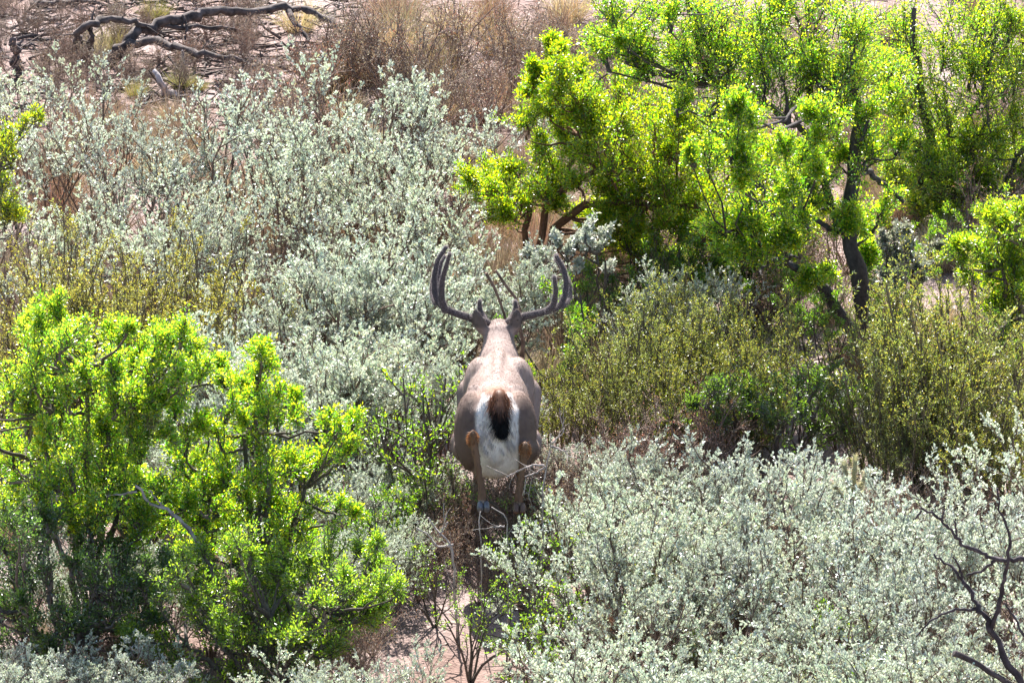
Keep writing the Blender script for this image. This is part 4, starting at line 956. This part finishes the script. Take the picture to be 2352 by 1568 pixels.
dead("standing_stick", "short dark upright stick rising from the bright bare soil", [([p0] + fp([(266, 225, 0), (264, 203, 0)], float(p0[1])), .012, .007)], (.12, .1, .1), "stick", seed=4)
p0 = at_z(46, 175, -.02)
dead("dead_stump", "dark broken stump standing behind the silver shrubs near the scattered sticks", [([p0] + fp([(38, 130, 0), (29, 88, 0)], float(p0[1])), .035, .02), (fp([(34, 110, 0), (50, 95, .05)], float(p0[1])), .015, .008)], (.11, .09, .09), "stump", seed=5)
LBK = "dark dead stick lying on the pink soil beside the fallen tree"
for i, (a, c, r) in enumerate((((50, 42), (138, 50), .035), ((40, 88), (150, 72), .02), ((45, 103), (88, 102), .018), ((60, 68), (130, 40), .014), ((70, 12), (215, 6), .03), ((240, 170), (310, 150), .016), ((330, 168), (385, 166), .02), ((320, 236), (380, 244), .014), ((400, 222), (460, 236), .018), ((20, 60), (100, 25), .016), ((150, 95), (110, 60), .012), ((470, 105), (560, 100), .014), ((390, 125), (470, 140), .012), ((230, 185), (270, 196), .012), ((450, 232), (490, 228), .012), ((100, 85), (180, 98), .013), ((250, 20), (330, 8), .018), ((130, 20), (60, 30), .014), ((530, 20), (600, 4), .012), ((300, 175), (350, 190), .01))):
    q0 = at_z(*a); q1 = at_z(*c); q0[2] = gz(q0[0], q0[1]) + r * .5; q1[2] = gz(q1[0], q1[1]) + r * .6
    dead("dead_stick", LBK, [([q0, (q0 + q1) / 2 + [.02, 0, .01], q1], r * .62, r * .3)], (.115, .095, .09), "stick", group="dead sticks around the fallen tree", seed=20 + i)

# black dead branch standing in the front thicket
def z7(x, y, dy=0.0): return ((2200 + x / 3.135) / 1.0523, (1150 + y / 3.135) / 1.0523, dy)
YJ = -3.35
def jp(l): return [at_y(*z7(x, y)[:2], YJ + d) for x, y, d in l]
r0 = at_y(2400, 1640, YJ - .1); r0[2] = float(gz(r0[0], r0[1])) - .03
dead("dead_branch_shrub", "bare black dead branches forking above the silver thicket", [
    ([r0] + jp([(862, 1568, 0), (720, 1380, 0), (640, 1260, 0), (605, 1165, 0)]), 0.0203, 0.0119),
    (jp([(607, 1175, 0), (575, 1080, 0), (520, 990, .03), (400, 780, .05), (300, 680, .08), (180, 590, .1)]), 0.0121, 0.0042),
    (jp([(607, 1175, 0), (640, 1060, 0), (680, 940, -.02), (740, 620, -.05), (770, 480, -.05), (700, 330, -.05), (660, 90, -.05)]), 0.0105, 0.0035),
    (jp([(960, 640, .02), (862, 635, .02), (740, 632, 0), (640, 635, .02), (560, 590, .05), (380, 510, .05), (340, 440, .05), (240, 330, .05), (80, 240, .05)]), 0.0113, 0.0042),
    (jp([(645, 640, .02), (540, 720, .04), (420, 755, .05)]), 0.0078, 0.0042),
    (jp([(525, 1000, .03), (420, 1010, 0), (330, 1010, -.05), (150, 1090, -.05), (40, 1220, -.05)]), 0.0070, 0.0028),
    (jp([(400, 770, .05), (370, 690, .05), (320, 610, .05)]), .006, .003),
    (jp([(355, 450, .05), (345, 390, .05), (340, 320, .05)]), .005, .003),
    (jp([(240, 325, .05), (255, 270, .05), (262, 220, .05)]), .005, .003), (jp([(85, 260, .05), (60, 300, .05), (20, 330, .05)]), .005, .003), (jp([(862, 1210, -.05), (780, 1060, -.05), (720, 960, -.05)]), .006, .004)], (.055, .045, .05), "dead branch", k=7, seed=6)
q = jp([(760, 1568, -.1), (560, 1440, -.1), (480, 1385, -.1), (330, 1340, -.1)])
q0 = at_y(*z7(900, 1700)[:2], YJ - .1); q0[2] = float(gz(q0[0], q0[1])) - .02
dead("dead_log", "rough dark broken limb slanting up under the black dead branches", [([q0] + q, .024, .012)], (.07, .055, .055), "dead branch", seed=7)

# pale dead twigs by the hooves
def z2(x, y): return ((1000 + x / 3.136) / 1.0523, (850 + y / 3.136) / 1.0523)
YP = -.75
def pp(l, d=0): return [at_y(*z2(x, y), YP + d) for x, y in l]
def gp(x, y): p = at_y(*z2(x, y), YP); p[2] = float(gz(p[0], p[1])) - .02; return p
dead("pale_dead_twigs", "pale bare forked twig just below the buck's hooves", [([gp(330, 1500)] + pp([(290, 1440), (195, 1385), (110, 1255)]), .008, .004), (pp([(197, 1395), (225, 1340), (260, 1290)]), .005, .003), (pp([(300, 1460), (180, 1480), (120, 1390), (20, 1330)]), .005, .003)], (.45, .40, .37), "twig", k=6, seed=8, twigs=3)
dead("pale_dead_twigs", "pale kinked dead twig standing under the raised hoof", [([gp(715, 1500)] + pp([(715, 1440), (690, 1320), (730, 1300), (690, 1230), (590, 1175)]), .0042, .002), (pp([(690, 1320), (580, 1330)]), .0045, .0025), ([gp(515, 1500)] + pp([(510, 1420), (490, 1320), (505, 1210)]), .004, .0025)], (.40, .36, .34), "twig", k=6, seed=9, twigs=2)
dead("pale_dead_twigs", "pale twisted dead twigs crossing beside the buck's hock tuft", [([gp(960, 1100)] + pp([(980, 900), (1040, 740), (1040, 620)]), .007, .003), (pp([(990, 860), (880, 860), (780, 910), (700, 950)]), .005, .0025), (pp([(1045, 690), (1130, 620), (1140, 580)]), .005, .002), (pp([(1040, 720), (1120, 740), (1200, 800)]), .005, .002), (pp([(1000, 870), (920, 920), (840, 945)]), .005, .0025)], (.36, .31, .29), "twig", k=6, seed=10, twigs=4)
# grey forked branch over the green shrub
def z6(x, y): return (x * .576, 665 + y * .576)
YQ = -1.35
def qp(l): return [at_y(*z6(x, y), YQ) for x, y in l]
q0 = at_y(*z6(930, 1500), YQ); q0[2] = float(gz(q0[0], q0[1])) - .02
dead("grey_dead_branch", "weathered grey dead branch showing between the sprays of the green shrubs", [([q0] + qp([(900, 1260), (845, 1130), (790, 1020), (740, 940), (660, 870), (600, 850), (540, 780)]), .014, .006), (qp([(655, 870), (620, 830), (600, 800)]), .006, .003), (qp([(545, 805), (500, 812), (430, 822)]), .006, .003)], (.34, .30, .29), "dead branch", seed=11)
dead("reddish_dead_stick", "reddish-brown dead sticks leaning behind the buck's head", [([[*at_y(1200, 760, 2.2)[:2], 0.0]] + [at_y(1160, 708, 2.2), at_y(1116, 627, 2.2)], .011, .006), ([[*at_y(1215, 740, 2.25)[:2], 0.0]] + [at_y(1192, 687, 2.25), at_y(1138, 620, 2.25)], .013, .007)], (.20, .13, .10), "dead branch", seed=12)

# pencil cactus in the thicket
rng = np.random.default_rng(77)
YN = -.25
def cactus():
    b = at_y(1955, 1260, YN); b[2] = float(gz(b[0], b[1])) - .02
    root = empty("pencil_cactus", b); tag(root, "pale spiny pencil cactus standing up in the silver thicket", "cactus")
    for pts in ([(1955, 1150), (1945, 1100), (1938, 1060)], [(1960, 1150), (1962, 1090), (1965, 1045)], [(1962, 1140), (1985, 1100), (1992, 1080)], [(1950, 1150), (1925, 1130), (1915, 1110)], [(1960, 1160), (1975, 1130), (1978, 1110)]):
        P = [b] + [at_y(x, y, YN + rng.uniform(-.03, .03)) for x, y in pts]
        A = Acc(); Q = np.stack([np.interp(np.linspace(0, len(P) - 1, 14), np.arange(len(P)), np.array(P)[:, i]) for i in range(3)], -1)
        rr = .0105 * (1 + .14 * np.sin(np.arange(14) * 2.1)); V, F = tubes(Q[None] - b, rr[None], 8); A.add(V, F, None, (.40, .42, .27))
        n = 700; t = rng.integers(3, 13, n); o = nrm(rng.normal(size=(n, 3))); c = Q[t] + (Q[t + 1 - (t == 13)] - Q[t]) * rng.random((n, 1)) - b + o * .009
        s = nrm(np.cross(o, rng.normal(size=(n, 3)))) * .0008
        A.add(np.stack([c - s, c + s, c + o * rng.uniform(.012, .024, (n, 1))], 1).reshape(-1, 3), None, np.arange(n * 3).reshape(-1, 3), (.75, .70, .5))
        put("stem", A.mesh("cactus_stem"), M_STRAW, root)
cactus()
# hanging ball moss on a bare twig
c = at_y(350, 945, -1.25); n = 800
o = nrm(rng.normal(size=(n, 3))); V, Q, cc = hair_tuft(rng, c + o * np.array([.014, .014, .05]) + rng.normal(size=(n, 3)) * [.012, .012, .02], nrm(rng.normal(size=(n, 3)) + [0, 0, -.6]), rng.uniform(.015, .045, n), np.array([.24, .25, .17]) * rng.uniform(.7, 1.3, (n, 1)), .003)
mo = put("moss_ball", mesh_np("moss_ball", V - c, Q, col=cc), M_STRAW, None, c); tag(mo, "grey-green hanging moss tuft among the bright green sprays", "moss")

# ------------------------------------------------------------------ litter on the soil
rng = np.random.default_rng(55)
n = 42000
x = rng.uniform(-4, 4, n); y = rng.uniform(-4.5, 13, n)
dens = .5 + .5 * vnoise(x, y, 1.6); kp = rng.random(n) < np.clip(dens * 1.1, .08, 1); x = x[kp]; y = y[kp]; n = len(x)
kp = ~((np.abs(x + .35) < .45) & (y < -.9) & (rng.random(n) < .8)); x = x[kp]; y = y[kp]; n = len(x)
p = np.stack([x, y, gz(x, y) + .004], -1); d = rng.normal(size=(n, 3)); d[:, 2] = np.abs(d[:, 2]) * .25; nr = nrm(rng.normal(size=(n, 3)) * .35 + [0, 0, 1])
V, T = leaf_geo(p, d, nr, rng.uniform(.012, .03, n), rng.uniform(.006, .013, n))
lit = put("leaf_litter", mesh_np("leaf_litter", V, tris=T, col=tint(rng, n, (.26, .18, .14), .3, (.46, .42, .40), .3)), M_STRAW)
tag(lit, "brown and grey fallen leaves strewn over the pink soil", "litter", kind="stuff")
n = 6000; x = rng.uniform(-4, 4, n); y = rng.uniform(-4.5, 13, n); kp = ~((np.abs(x + .35) < .45) & (y < -.9) & (rng.random(n) < .85)); x = x[kp]; y = y[kp]; n = len(x)
xa = rng.uniform(-3.4, 1.5, 3600); ya = rng.uniform(7.6, 12.5, 3600); x = np.concatenate([x, xa]); y = np.concatenate([y, ya]); n = len(x)
p = np.stack([x, y, gz(x, y) + .006], -1); d = rng.normal(size=(n, 3)); d[:, 2] = np.abs(d[:, 2]) * .12; P = poly(rng, p, nrm(d), rng.uniform(.05, .28, n), 3, .25, 0)
far = ((y > 7.6) & (x < -.9)).astype(float)[:, None]
V, Q = tubes(P, np.linspace(.0034, .0016, 3)[None] * rng.uniform(.6, 1.6, (n, 1)) * (1 + far * rng.random((n, 1)) * 1.6), 3)
tw = put("twig_litter", mesh_np("twig_litter", V, Q, col=np.repeat(np.array([.22, .175, .155]) * rng.uniform(.4, 1.7, (n, 1)) * (1 - .5 * far), 9, 0)), M_BARK)
tag(tw, "fine dead twigs strewn over the soil under the shrubs", "litter", kind="stuff")
